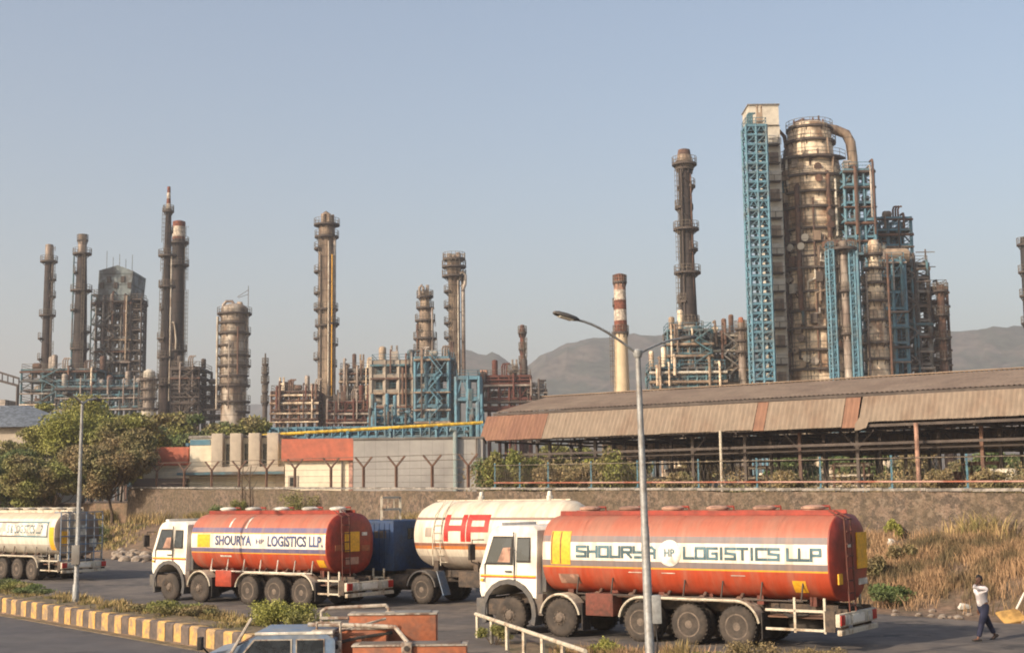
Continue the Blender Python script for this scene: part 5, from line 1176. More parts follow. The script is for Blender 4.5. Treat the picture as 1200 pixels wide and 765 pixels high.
def person():
    YP = 36.0; b0 = W(1153, 752, YP); root_loc = (W(1154, 752, YP).x, YP, .006)
    # the body faces local -x (picture left) with a slight turn; stride open
    J = [(0, 0, .93, .11, .13),           # 0 pelvis
         (-.02, 0, 1.08, .095, .125), (-.04, 0, 1.25, .105, .15), (-.03, 0, 1.38, .085, .14),   # 1-3 spine
         (-.05, 0, 1.47, .05), (-.07, 0, 1.53, .05),            # 4,5 neck
         (.02, -.09, .90, .085), (-.13, -.09, .50, .055), (-.27, -.09, .11, .036), (-.30, -.09, .045, .035), (-.44, -.10, .03, .03),  # 6-10 leg near
         (.02, .09, .90, .085), (.19, .09, .52, .055), (.40, .09, .16, .036), (.43, .09, .09, .035), (.33, .10, .03, .03),       # 11-15 leg far
         (-.03, -.19, 1.39, .052), (-.34, -.10, 1.42, .042), (-.25, -.10, 1.54, .032), (-.165, -.10, 1.56, .026),                        # 16-19 near arm, raised to the head
         (-.03, .19, 1.38, .052), (.08, .22, 1.12, .040), (.02, .22, .88, .03), (.01, .21, .82, .026)]                                # 20-23 far arm hanging
    E = [(0, 1), (1, 2), (2, 3), (3, 4), (4, 5), (0, 6), (6, 7), (7, 8), (8, 9), (9, 10), (0, 11), (11, 12), (12, 13), (13, 14), (14, 15), (3, 16), (16, 17), (17, 18), (18, 19), (3, 20), (20, 21), (21, 22), (22, 23)]
    body = skin_mesh('person', J, E, M['skin'])
    body.scale = (.96, .96, .96); body.location = root_loc; body.rotation_euler = (0, 0, R(20))
    tag(body, 'man in white shirt and navy trousers walking with one hand raised to his ear', 'person')
    # head and hands joined into the body mesh
    bm = bmesh.new(); bm.from_mesh(body.data)
    r = bmesh.ops.create_uvsphere(bm, u_segments=20, v_segments=16, radius=1)
    for v in r['verts']:
        x, y, z = v.co; jaw = 1-.28*max(0, -z); f = 1+(.06 if z < .1 and x < 0 else 0)
        nose = .022*math.exp(-((z+.1)/.18)**2-(y/.18)**2)*(x < 0); eye = -.008*math.exp(-((z-.1)/.13)**2-((abs(y)-.38)/.16)**2)*(x < 0); mouth = -.004*math.exp(-((z+.5)/.06)**2-(y/.3)**2)*(x < 0)
        v.co = Vector((-.085+x*.092*jaw*f-nose-eye-mouth, y*.073*jaw, 1.62+z*.115))
    for s in (1, -1):
        r = bmesh.ops.create_uvsphere(bm, u_segments=8, v_segments=6, radius=1)
        for v in r['verts']: v.co = Vector((-.075+v.co.x*.018, s*.073+v.co.y*.008, 1.61+v.co.z*.03))
    bm.to_mesh(body.data); bm.free()
    def hand(base, d, up, curl):
        d = Vector(d).normalized(); up = Vector(up).normalized(); sd = d.cross(up).normalized(); J = []; E = []; base = Vector(base)
        J.append((*base, .022, .016)); J.append((*(base+d*.045), .026, .014)); E.append((0, 1))
        for i, (o, l) in enumerate(((-.027, .07), (-.009, .078), (.009, .074), (.026, .058))):
            p = base+d*.075+sd*o; k = len(J); J.append((*p, .0095)); q = p+d*l*.5-up*l*.15*curl; J.append((*q, .0085)); w = q+d*l*.4-up*l*.4*curl; J.append((*w, .007)); E += [(1, k), (k, k+1), (k+1, k+2)]
        k = len(J); p = base+d*.025-sd*.032; J.append((*p, .011)); J.append((*(p+d*.035-sd*.02-up*.01), .009)); J.append((*(p+d*.06-sd*.02-up*.025), .008)); E += [(0, k), (k, k+1), (k+1, k+2)]
        return skin_mesh('hand', J, E, M['skin'], sub=1)
    bm = bmesh.new(); bm.from_mesh(body.data)
    for h in (hand((-.16, -.10, 1.565), (.45, .1, .85), (0, -1, .2), .7), hand((.01, .21, .81), (-.05, -.02, -1), (0, 1, 0), .7)):
        bm.from_mesh(h.data); me = h.data; bpy.data.objects.remove(h)
    bm.to_mesh(body.data); bm.free(); body.data.shade_smooth()
    # hair
    b = MB(); vs = []; N = 20
    for j in range(9):
        ph = j/8*1.9
        for i in range(N):
            t = 2*math.pi*i/N; c = math.cos(t); lim = ph*(1 if c > -.2 else .62); x, y, z = math.sin(lim)*c, math.sin(lim)*math.sin(t), math.cos(lim); w = 1+.03*math.sin(7*t+j)
            vs.append((-.080+x*.103*w, y*.084*w, 1.635+z*.122))
    fs = [(j*N+i, j*N+(i+1) % N, (j+1)*N+(i+1) % N, (j+1)*N+i) for j in range(8) for i in range(N)]; b.add(vs, fs); b.build('hair', M['hair'], body)
    # shirt
    S = [(J[0][0], 0, .86, .135, .155), (-.02, 0, 1.06, .135, .165), (-.04, 0, 1.25, .14, .185), (-.03, 0, 1.385, .115, .165), (-.05, 0, 1.455, .062), (-.03, -.195, 1.39, .068), (-.18, -.16, 1.41, .062), (-.345, -.10, 1.42, .056), (-.28, -.10, 1.50, .046), (-.03, .195, 1.38, .068), (.03, .215, 1.24, .058), (.075, .22, 1.12, .052), (.05, .22, .99, .045)]
    skin_mesh('shirt', S, [(0, 1), (1, 2), (2, 3), (3, 4), (3, 5), (5, 6), (6, 7), (7, 8), (3, 9), (9, 10), (10, 11), (11, 12)], M['shirt'], body)
    T = [(0, 0, 1.02, .135, .155), (0, 0, .90, .145, .165), (0, -.09, .82, .125), (-.06, -.095, .68, .112), (-.13, -.09, .50, .092), (-.20, -.09, .30, .078), (-.265, -.09, .10, .072), (.04, .09, .82, .125), (.105, .09, .68, .112), (.19, .09, .52, .092), (.30, .09, .33, .078), (.395, .09, .16, .072)]
    skin_mesh('trousers', T, [(0, 1), (1, 2), (2, 3), (3, 4), (4, 5), (5, 6), (1, 7), (7, 8), (8, 9), (9, 10), (10, 11)], M['trousers'], body)
    for x, y, z, a in ((-.33, -.09, 0, 6), (.40, .09, .03, -28)):
        q = MB(); Mx = Matrix.Rotation(R(a), 3, 'Y')
        bm = bmesh.new(); bmesh.ops.create_cube(bm, size=1); bmesh.ops.subdivide_edges(bm, edges=bm.edges[:], cuts=2, use_grid_fill=True)
        for v in bm.verts:
            u = v.co.x; v.co = Vector((u*.27, v.co.y*(.095-.02*abs(u)), (v.co.z*.5+.25)*.13*(1 if u > 0 else .62+.0)))
            v.co = Mx@v.co+Vector((x, y, z))
        q.bm(bm).build('shoe', M['black'], body)
person()
# ================================================================ the refinery
random.seed(21)
def platform(root, X, Y, z, rin, rout, a0=0, a1=360, m='steel_dark', mr='rail', rail=True, rh=1.15):
    n = max(4, int((a1-a0)/360*18)); b = MB(); vs = []; fs = []
    for i in range(n+1):
        a = R(a0+(a1-a0)*i/n); c, s = math.cos(a), math.sin(a)
        for r, dz in ((rin, 0), (rout, 0), (rout, -.36), (rin, -.36)): vs.append((X+c*r, Y+s*r, z+dz))
    for i in range(n):
        a = i*4; fs += [(a, a+1, a+5, a+4), (a+1, a+2, a+6, a+5), (a+2, a+3, a+7, a+6)]
    fs += [(0, 3, 2, 1), tuple(n*4+q for q in (0, 1, 2, 3))]
    b.add(vs, fs)
    for i in range(0, n, 2):
        a = R(a0+(a1-a0)*(i+.5)/n); c, s = math.cos(a), math.sin(a)
        b.beam((X+c*rin, Y+s*rin, z-1.1), (X+c*(rout-.1), Y+s*(rout-.1), z-.2), .12)
    p = b.build('platform', M[m], root, world=True)
    if rail:
        b = MB(); P_ = []
        for i in range(n+1):
            a = R(a0+(a1-a0)*i/n); P_.append((X+math.cos(a)*(rout-.06), Y+math.sin(a)*(rout-.06)))
        for i, (x, y) in enumerate(P_):
            b.tube((x, y, z), (x, y, z+rh), .045, 4)
            if i:
                for h in (.55, rh): b.tube((*P_[i-1], z+h), (x, y, z+h), .045, 4, cap=False)
        b.build('handrail', M[mr], p, world=True)
def ladder(root, X, Y, z0, z1, ang, r, zr=None):
    if callable(r):
        zs_ = sorted([z for z in zr if z0 < z < z1]+[z0, z1])
        for za, zb in zip(zs_, zs_[1:]):
            if zb-za > 2: ladder(root, X, Y, za, zb, ang, max(r(za+.1), r(zb-.1)))
        return
    a = R(ang); c, s = math.cos(a), math.sin(a); tx, ty = -s, c; b = MB()
    x, y = X+c*(r+.25), Y+s*(r+.25)
    for k_ in (-.28, .28): b.beam((x+tx*k_, y+ty*k_, z0), (x+tx*k_, y+ty*k_, z1), .08)
    z = z0
    while z < z1:
        b.beam((x-tx*.28, y-ty*.28, z), (x+tx*.28, y+ty*.28, z), .05)
        if z > z0+2:   # cage hoop
            q = [(x+tx*.38*math.cos(t_)+c*.75*math.sin(t_), y+ty*.38*math.cos(t_)+s*.75*math.sin(t_), z) for t_ in np.linspace(0, math.pi, 6)]
            b.path(q, .035, 3)
        z += .9
    for t_ in (.8, 1.57, 2.3):
        q = (x+tx*.38*math.cos(t_)+c*.75*math.sin(t_), y+ty*.38*math.cos(t_)+s*.75*math.sin(t_)); b.beam((*q, z0+2), (*q, z1), .05)
    b.build('ladder', M['rail'], root, world=True)
def column(name, label, cat, px, py, Y, prof, ms, plats=(), pipes=(), ladders=((-30, None, None),), group=None, n=28, pm='steel_dark', base=None):
    X = W(px, py, Y).x; k = Y/F; Z = lambda q: W(px, q, Y).z if q is not None else G
    root = thing(name, label, cat, (X, Y, G), group=group)
    pts = []; mi = []
    for p in prof: pts.append((p[1]*k, Z(p[0]))); mi.append(p[2] if len(p) > 2 else 0)
    pts.append((prof[-1][1]*k, G)); b = MB(); mi = mi+[mi[-1]]
    b.lathe([(pts[0][0]*.55, pts[0][1]+.15*pts[0][0])]+pts, (X, Y, 0), n, mi=[mi[0]]+mi)
    b.build('shell', [M[q] for q in ms], root, world=True)
    def rad(q): return radz(Z(q))
    def radz(z):
        for (r0, z0), (r1, z1) in zip(pts, pts[1:]):
            if z <= z0 and z >= z1: return r0+(r1-r0)*((z0-z)/max(1e-6, z0-z1))
        return pts[0][0]
    for p in plats:
        py_, ro = p[0], p[1]; a0, a1 = (p[2], p[3]) if len(p) > 2 else (0, 360)
        platform(root, X, Y, Z(py_), rad(py_)*.98, ro*k, a0, a1, m=pm)
    for p in ladders:
        if p: ladder(root, X, Y, Z(p[2]) if p[2] else G, Z(p[1]) if p[1] else pts[0][1]-.5, p[0], radz, [q[1] for q in pts])
    for p in pipes:    # (dx px, dy m, r px, py top, py bottom, material, bend)
        dx, dy, r, t_, b_, m = p[:6]; bend = p[6] if len(p) > 6 else 0
        q = [(X+dx*k, Y+dy, Z(b_)), (X+dx*k, Y+dy, Z(t_))]
        if bend: q += [(X+dx*k*.85, Y+dy*.9, Z(t_)+r*k*2), (X+dx*k*.4, Y+dy*.6, Z(t_)+r*k*2.6), (X+dx*k*.1, Y+dy*.2, Z(t_)+r*k*1.5), (X, Y, Z(t_)-.5)]
        MB().path(q, r*k, 8).build('pipe', M[m], root, world=True)
        b = MB(); z = Z(b_)+2
        while z < Z(t_)-1: b.beam((X, Y, z), (X+dx*k, Y+dy, z), .16); z += 5.5
        b.build('pipe_bracket', M['steel_dark'], root, world=True)
    return root, X, Z, k
def whips(root, pts, m='rail'):
    b = MB()
    for p, q in pts: b.tube(p, q, .06, 4)
    b.build('lightning_rod', M[m], root, world=True)

column('chimney', 'slim brown chimney with small platforms, leftmost of the plant', 'chimney', 58, 287, 310, [(287, 4.6), (305, 4.6, 1), (400, 5.4, 1), (440, 6.2, 1)], ['clad_grey', 'stack_brown'],
    [(306, 10), (327, 9, -60, 60), (347, 9, -60, 60), (369, 9.5), (396, 10, 120, 240), (420, 10, 120, 240), (434, 10)], [(6.5, -1, 1, 300, 440, 'steel_dark')])
column('chimney', 'brown banded chimney with a grey top, second from the left', 'chimney', 97, 275, 308, [(275, 5), (297, 5.2, 1), (340, 6.6, 1), (400, 8, 1), (436, 8.4, 1)], ['clad_grey', 'stack_brown'],
    [(281, 6.6), (297, 11), (340, 12.5), (319, 10, 120, 240), (363, 12, 100, 250), (388, 12, -60, 60), (408, 11)], [(-8, -1, 1, 300, 430, 'steel_teal')], ladders=((-60, None, None),))
column('chimney', 'tallest thin chimney with a red and white tip on the left side', 'chimney', 198, 219, 290, [(219, 1.9, 1), (226, 2, 2), (233, 2.3, 1), (239, 2.6, 2), (245, 3.4, 0), (296, 4.3, 0), (330, 5.3, 0), (400, 6.2, 0), (470, 7.6, 0)], ['stack_brown', 'chim_red', 'chim_white'],
    [(247, 6.6), (271, 6.2, -60, 60), (299, 11), (335, 10), (362, 8, 120, 240), (396, 10.5, 90, 270), (418, 10), (450, 11)], [(6.2, -1, .9, 300, 470, 'pipe_silver')], ladders=((-120, None, None, 5.5),))
rt, X, Z, k = column('chimney', 'stout brown chimney with a red and white collar right of the tallest thin chimney', 'chimney', 210, 260, 296, [(260, 7.4, 1), (266, 7.5, 2), (278, 7.6, 1), (281, 7.6, 0), (340, 8.1, 0), (430, 8.8, 0)], ['stack_brown', 'chim_red', 'chim_white'],
    [(284, 12), (310, 12.5), (410, 11.5), (430, 14)], ladders=((-20, None, 430),))
MB().path([(X-5.5*k, Z and 296-1.9, Z(430)), (X-5.8*k, 296-1.9, Z(388)), (X-4*k, 296-1.9, Z(379)), (X-1.5*k, 296-1.9, Z(379)), (X+.2*k, 296-1.9, Z(388)), (X+1.5*k, 296-1.9, Z(400)), (X+1*k, 296-1.9, Z(412))], 1.1*k, 8).build('bypass_pipe', M['pipe_silver'], rt, world=True)
rt, X, Z, k = column('process_column', 'wide silver grey column with an arched pipe and a mast on top, left of centre', 'column', 275, 360, 285, [(358, 12), (361, 15.5), (368, 16), (450, 16), (452, 14.5), (492, 14.5)], ['clad_drum'],
    [(367, 20.5), (378, 19.5, 190, 320), (390, 19.5), (404, 19, 120, 260), (416, 19.5), (428, 20), (440, 19, 200, 350), (451, 19.5), (470, 20), (482, 19.5, -70, 70)], [(-17.5, -2, 1.3, 372, 480, 'pipe_silver'), (8, -3.2, 1, 385, 440, 'steel_rust'), (-2, -3.4, .8, 400, 480, 'clad_grey')])
MB().path([(X-13.5*k, 285, Z(365)), (X-13.5*k, 285, Z(357)), (X-10*k, 285, Z(353)), (X-3*k, 285, Z(353)), (X, 285, Z(358))], 1.7*k, 8).build('overhead_pipe', M['clad_grey'], rt, world=True)
whips(rt, [((X+16*k, 285, Z(367)), (X+16*k, 285, Z(335))), ((X+16*k, 285, Z(345)), (X+4*k, 285, Z(349))), ((X+16*k, 285, Z(340)), (X+3*k, 285, Z(348)))], 'steel_rust')
MB().lathe([(.1, Z(354)), (3*k, Z(354)), (4*k, Z(357)), (4*k, Z(362))], (X+6*k, 285, 0), 14).build('relief_drum', M['yellow'] if 0 else M['clad_tan'], rt, world=True)
column('vent_stack', 'thin dark vent pole with tiny platforms standing between two big columns', 'chimney', 311, 414, 280, [(414, .8), (426, 1.1), (427, 2.2), (455, 2.6), (500, 3)], ['steel_dark'],
    [(426, 4), (436, 4.5), (447, 5), (458, 4), (470, 5)], ladders=())
rt, X, Z, k = column('process_column', 'tall slender tan column with many side platforms left of the blue steel block', 'column', 383, 258, 282, [(262, 6), (266, 9.5), (275, 9.5), (278, 9.3), (470, 9)], ['clad_tan'],
    [(263, 15.5), (277, 14.5)]+[(q, 15, 120, 235) for q in (291, 318, 343, 362, 396, 420)]+[(362, 14), (381, 13.5), (379, 15.5, -60, 40), (403, 14, -60, 30), (428, 13, -60, 60)],
    [(10.6, -1.2, 1.6, 282, 465, 'clad_grey', 1), (4.2, -2.2, 1.1, 285, 465, 'pipe_silver'), (8, -2, .7, 300, 465, 'yellow'), (-6, -1.6, 1, 300, 465, 'clad_grey')], ladders=((-120, None, None),))
b = MB()
for dx in (-5, -1, 3, 7): b.tube((X+dx*k, 282, Z(262)), (X+dx*k, 282, Z(random.uniform(250, 254))), .35, 6)
b.path([(X-3*k, 281, Z(262)), (X-3*k, 281, Z(253)), (X, 281, Z(251)), (X+3*k, 281, Z(253)), (X+3*k, 281, Z(262))], .5, 8); b.build('top_piping', M['clad_tan'], rt, world=True)
rt, X, Z, k = column('process_column', 'stepped narrow column that widens downward above the blue steel block', 'column', 498, 340, 275, [(341, 5), (358, 5.5), (361, 6.5), (375, 7), (378, 8.5), (395, 9), (398, 10.5), (430, 11)], ['clad_tan'],
    [(347, 10), (360, 10.5), (375, 12), (387, 11, 120, 250), (396, 14), (410, 14, 90, 270)], [(9, -1.6, 1.2, 362, 430, 'clad_grey'), (-8.5, -1.6, 1, 380, 430, 'steel_rust')])
b = MB(); b.path([(X-6*k, 274, Z(350)), (X-6*k, 274, Z(338)), (X-3.5*k, 274, Z(335)), (X-1.5*k, 274, Z(338)), (X-1.5*k, 274, Z(345))], .28, 8); b.tube((X+3*k, 275, Z(345)), (X+3*k, 275, Z(334)), .35, 6); b.tube((X+7*k, 275, Z(350)), (X+7*k, 275, Z(341)), .2, 6); b.build('top_piping', M['clad_grey'], rt, world=True)
rt, X, Z, k = column('process_column', 'tall column with double crown platforms and a swan neck pipe right of the blue steel block', 'column', 532, 303, 276, [(303, 6), (306, 8.4), (322, 8.2), (326, 6.8), (445, 7.2)], ['clad_tan'],
    [(303, 13.5), (312, 14.5), (323, 14.5)]+[(q, 12.5, 110, 240) for q in (341, 359, 378, 395, 415)], [(10.5, 0, 2.4, 326, 440, 'clad_grey'), (5, -1.6, .9, 330, 440, 'pipe_silver')], ladders=((-115, None, None),))
b = MB(); b.path([(X+10*k, 275, Z(342)), (X+13*k, 275, Z(334)), (X+13.5*k, 275, Z(324)), (X+11*k, 275, Z(319)), (X+8*k, 275, Z(322)), (X+7*k, 275, Z(330))], .35, 8)
for i in range(7): b.tube((X+(i*4-12)*k, 276, Z(304)), (X+(i*4-12)*k, 276, Z(297)), .09, 4)
b.tube((X-12*k, 276, Z(298)), (X+13*k, 276, Z(298)), .09, 4)
for dx, t_ in ((-5, 297), (0, 299), (5, 296)): b.tube((X+dx*k, 276, Z(303)), (X+dx*k, 276, Z(t_)), .45, 6)
b.build('top_piping', M['clad_grey'], rt, world=True)
column('chimney', 'short dark red chimney above the pink pipe racks', 'chimney', 612, 381, 268, [(381, 2.6), (388, 3.6), (396, 2.8), (430, 3.3), (480, 4.2)], ['rust_red'], [(389, 5.4), (408, 4.8), (424, 5), (440, 5.2)], ladders=((-60, None, None),))
# white banded chimney
column('chimney', 'cream chimney with brown and white bands at the top, standing alone before the hills', 'chimney', 726, 322, 240, [(322, 7.2, 2), (329, 6.8, 3), (340, 7.1, 1), (352, 7.3, 2), (363, 7.4, 1), (376, 7.6, 2), (389, 7.8, 0), (465, 9.2, 0)], ['chim_cream', 'chim_white', 'chim_red', 'chim_salmon'],
    [(330, 8.6), (357, 9.2, 100, 200), (389, 9.6)], ladders=((-150, None, None, 8.6),), n=32)
# ---------------------------------------------------------------- generic steel structures
def vessel_h(root, x, y, z, L, r, m, ax='x'):
    MB().lathe([(.05, -L/2), (r*.6, -L/2+r*.15), (r*.92, -L/2+r*.4), (r, -L/2+r*.7), (r, L/2-r*.7), (r*.92, L/2-r*.4), (r*.6, L/2-r*.15), (.05, L/2)], (x, y, z), 14, 'x').build('vessel', m, root, world=True)
def vessel_v(root, x, y, z, h, r, m):
    MB().lathe([(.05, h), (r*.6, h-r*.1), (r*.95, h-r*.4), (r, h-r*.6), (r, r*.5), (r*.9, r*.25), (r*.4, 0), (.05, 0)], (x, y, z), 14).build('vessel', m, root, world=True)
def frame(name, label, cat, px0, px1, Y, depth, levels, nx, ny=2, m='steel_blue', md='steel_grey', w=.38, brace=.5, fill=.8, seed=1, rail='rail', fm=('clad', 'clad_grey', 'steel_rust', 'clad_tan', 'pipe_silver'), group=None, stairs=0, zbase=G, top=True, slim=False):
    rd = random.Random(seed); yr_ = sum(levels)/len(levels); x0, x1 = W(px0, yr_, Y).x, W(px1, yr_, Y).x
    zs = [W((px0+px1)/2, q, Y).z for q in levels]; zs.sort(); zb = zbase
    root = thing(name, label, cat, ((x0+x1)/2, Y, G), group=group)
    xs = np.linspace(x0, x1, nx+1); ys = np.linspace(Y, Y+depth, ny+1); b = MB(); lv = [zb]+zs
    for x in xs:
        for y in ys: b.beam((x, y, G), (x, y, zs[-1]), w)
    for z in zs:
        for y in ys: b.beam((x0, y, z-w*.5), (x1, y, z-w*.5), w*.85)
        for x in xs: b.beam((x, Y, z-w*.5), (x, Y+depth, z-w*.5), w*.85)
    for j in range(len(lv)-1):
        za, zc = lv[j], lv[j+1]
        if zc-za > 12: continue
        for i in range(nx):
            if rd.random() < brace:
                if rd.random() < .5: b.beam((xs[i], Y, za), (xs[i+1], Y, zc), w*.45)
                else:
                    xm = (xs[i]+xs[i+1])/2; b.beam((xs[i], Y, za), (xm, Y, zc), w*.45); b.beam((xs[i+1], Y, za), (xm, Y, zc), w*.45)
        for x in (x0, x1):
            if rd.random() < brace: b.beam((x, Y, za), (x, Y+depth/ny, zc), w*.45)
    b.build('steel_frame', M[m], root, world=True)
    for z in zs[:-1] if not top else zs:
        d = MB().b2(x0+.1, x1-.1, Y+.1, Y+depth-.1, z+.002, z+.14).build('deck', M[md], root, world=True)
        r_ = MB(); nn = max(2, int((x1-x0)/2.2))
        for y in (Y+.05, Y+depth-.05):
            for i in range(nn+1):
                x = x0+(x1-x0)*i/nn; r_.beam((x, y, z), (x, y, z+1.15), .08)
            for h in (.6, 1.15): r_.beam((x0, y, z+h), (x1, y, z+h), .08)
        for x in (x0, x1):
            for h in (.6, 1.15): r_.beam((x, Y, z+h), (x, Y+depth, z+h), .08)
        r_.build('handrail', M[rail], d, world=True)
    # equipment on the decks
    for j, z in enumerate([zb]+zs):
        head = (zs[j]-z-.8) if j < len(zs) else 3.5
        for i in range(nx):
            if rd.random() > fill or head < 1.2: continue
            cx = (xs[i]+xs[i+1])/2; bw = xs[i+1]-xs[i]; t_ = rd.random(); mm = M[rd.choice(fm)]; yy = Y+rd.uniform(.25, .6)*depth; h = min(head, rd.uniform(2.2, 5.5)); zz_ = z+.15
            if t_ < .3: r = min(bw*.3, h*.32, 1.5); vessel_h(root, cx, yy, zz_+r+.4, bw*.86, r, mm)
            elif t_ < .62: vessel_v(root, cx+rd.uniform(-.2, .2)*bw, yy, zz_, h, min(bw*.28, 1.3), mm)
            elif t_ < .8:
                q = MB()
                for k_ in range(3): xx = cx+(k_-1)*bw*.22; q.path([(xx, yy, zz_), (xx, yy, zz_+h*.6), (xx+bw*.1, yy, zz_+h*.75), (xx+bw*.35, yy, zz_+h*.78)], .17, 6)
                q.build('pipe', mm, root, world=True)
            else:
                q = MB().rbox(cx-bw*.3, cx+bw*.3, yy-bw*.2, yy+bw*.2, zz_, zz_+h*.6, .08)
                for s_ in (-1, 1): q.tube((cx+s_*bw*.2, yy, zz_+h*.6), (cx+s_*bw*.2, yy, zz_+h*.95), .2, 6)
                q.build('exchanger', mm, root, world=True)
        # long pipes along the front edge
        if rd.random() < .8 and j > 0 and not slim:
            q = MB(); zz_ = z+rd.uniform(-1.1, -.5); yy = Y-.35
            q.tube((x0-.3, yy, zz_), (x1+.3, yy, zz_), rd.uniform(.14, .28), 7); q.build('pipe', M[rd.choice(fm)], root, world=True)
    for i in range(int(nx*1.6) if not slim else 0):
        x = rd.uniform(x0, x1); q = MB(); z0 = rd.choice(lv[:-1]); z1 = min(zs[-1]+rd.uniform(0, 2), z0+rd.uniform(6, 22)); y = Y-.75-rd.random()*.3
        q.path([(x, y, z0), (x, y, z1-.5), (x, y+.3, z1), (x, y+1.8, z1)], rd.uniform(.12, .26), 7); q.build('riser_pipe', M[rd.choice(fm)], root, world=True)
    for s_ in range(stairs):   # zig zag stair flights on the front
        q = MB(); xa = x0+(x1-x0)*(.1+.5*rd.random()); wd = min(4.5, (x1-x0)*.4)
        for j in range(len(lv)-1):
            a_, c_ = (xa, xa+wd) if j % 2 else (xa+wd, xa)
            for dy in (-.45, -1.25): q.beam((a_, Y+dy, lv[j]), (c_, Y+dy, lv[j+1]), .2); q.beam((a_, Y+dy, lv[j]+1.1), (c_, Y+dy, lv[j+1]+1.1), .08)
            for t_ in range(8): u = (t_+.5)/8; q.box((a_+(c_-a_)*u, Y-.85, lv[j]+(lv[j+1]-lv[j])*u), (.3, .8, .05))
        q.build('stair', M[m], root, world=True)
    return root, (x0+x1)/2, zs[-1]
# brown process tower (left)
Yt = 312
rt, cx, zt = frame('process_structure', 'brown and grey steel tower with a slanted grey box on top beside the banded chimney', 'tower', 112, 152, Yt, 12, [352, 366, 380, 394, 408, 422, 436, 450, 464], 4, 2, 'steel_grey', 'steel_dark', .5, .5, 1, 4, fm=('clad_tan', 'clad_grey', 'steel_rust', 'steel_teal', 'clad_grey'), stairs=1)
kt = Yt/F; z1 = W(130, 352, Yt).z; za = W(130, 318, Yt).z; zb_ = W(130, 311, Yt).z
x0, x1 = W(115, 330, Yt).x, W(156, 330, Yt).x
b = MB(); b.prism([(x0, z1), (x1-.6, z1), (x1, za), (x0+4.5, zb_), (x0+.2, za+.2)], Yt-.2, Yt+11); b.build('top_enclosure', M['steel_teal'] if 0 else mat('grey_green_panel', (.20, .23, .23), .8, col2=(.12, .12, .115), scale=.3, seam=('Z', 2.5, .6, .85)), rt, world=True)
b = MB()
for i in range(5): x = x0+1+i*1.6; b.box((x, Yt-.35, z1+3.5+(i % 2)*1.4), (.9, .2, 1.4))
b.build('opening', M['steel_dark'], rt, world=True)
whips(rt, [((x0+1+i*1.5, Yt+3, zb_-1), (x0+1+i*1.5, Yt+3, zb_+h)) for i, h in enumerate((4, 2.5, 3.2, 2, 3))])
platform(rt, cx, Yt+5, z1-.2, 2, 6.5); 
frame('stair_tower', 'narrow open ladder tower clinging to the right side of the brown process tower', 'tower', 153, 165, Yt, 4, [350, 362, 374, 386, 398, 410, 422, 434, 446, 458], 1, 1, 'steel_dark', 'steel_dark', .3, .9, 0, 5, slim=True)
frame('stair_tower', 'thin dark lattice on the left side of the brown process tower', 'tower', 106, 112, Yt+1, 4, [345, 362, 379, 396, 413, 430, 447], 1, 1, 'steel_teal', 'steel_dark', .26, .9, 0, 5, slim=True)
# process decks, left group (frames at the stack bases)
frame('process_structure', 'low teal platform block under the two leftmost chimneys', 'process unit', 25, 112, 300, 14, [432, 444, 456, 470], 7, 2, 'steel_teal', 'steel_grey', .35, .5, .9, 6, stairs=1, fm=('clad_grey', 'steel_rust', 'steel_teal', 'clad'))
frame('process_structure', 'blue edged deck in front of the brown process tower', 'process unit', 66, 165, 296, 10, [452, 462, 476], 8, 1, 'steel_teal', 'steel_blue', .35, .5, .85, 7, rail='rail_blue', fm=('clad_grey', 'steel_rust', 'steel_dark'))
frame('process_structure', 'dark stepped steel block at the foot of the stout brown chimney', 'process unit', 201, 233, 286, 12, [430, 440, 450, 460, 470, 482], 3, 2, 'steel_dark', 'steel_grey', .4, .6, .9, 8, fm=('steel_dark', 'clad_grey', 'steel_rust'), stairs=1)
frame('process_structure', 'dark low decks reaching from the stout chimney to the silver column', 'process unit', 228, 262, 290, 10, [452, 463, 474, 486], 3, 1, 'steel_dark', 'steel_grey', .36, .6, .9, 9, fm=('steel_dark', 'clad_grey'))
rt, X, Z, k = column('white_drum_tower', 'short white topped drum tower left of the tallest thin chimney', 'column', 175, 433, 284, [(433, 3), (435, 6.5), (441, 7, 0), (442, 6.8, 1), (478, 6.8, 1), (479, 8.5, 0), (490, 8.5, 0)], ['clad_white', 'clad_grey'], [(444, 11), (455, 10), (466, 10), (478, 12)], ladders=((-40, None, None),))
# low conveyor and pipes at far left
b_ = thing('conveyor', 'thin sloping gantry at the left edge above the grey roof', 'gantry', (W(0, 460, 290).x, 290, G)); q = MB()
pa, pb = W(-30, 438, 290), W(22, 452, 290); q.beam(pa, pb, .5); q.beam(pa+Vector((0, 0, 2)), pb+Vector((0, 0, 1.6)), .4)
for i in range(9): u = i/8; q.beam(pa.lerp(pb, u), pa.lerp(pb, u)+Vector((0, 0, 1.8)), .2)
for u in (.3, .98): c = pa.lerp(pb, u); q.beam((c.x, 290, G), c, .5)
q.build('gantry_frame', M['steel_dark'], b_, world=True)
MB().b2(W(-8, 0, 288).x, W(22, 0, 288).x, 288, 296, G, W(8, 468, 288).z).build('wall', M['clad_grey'], b_, world=True)
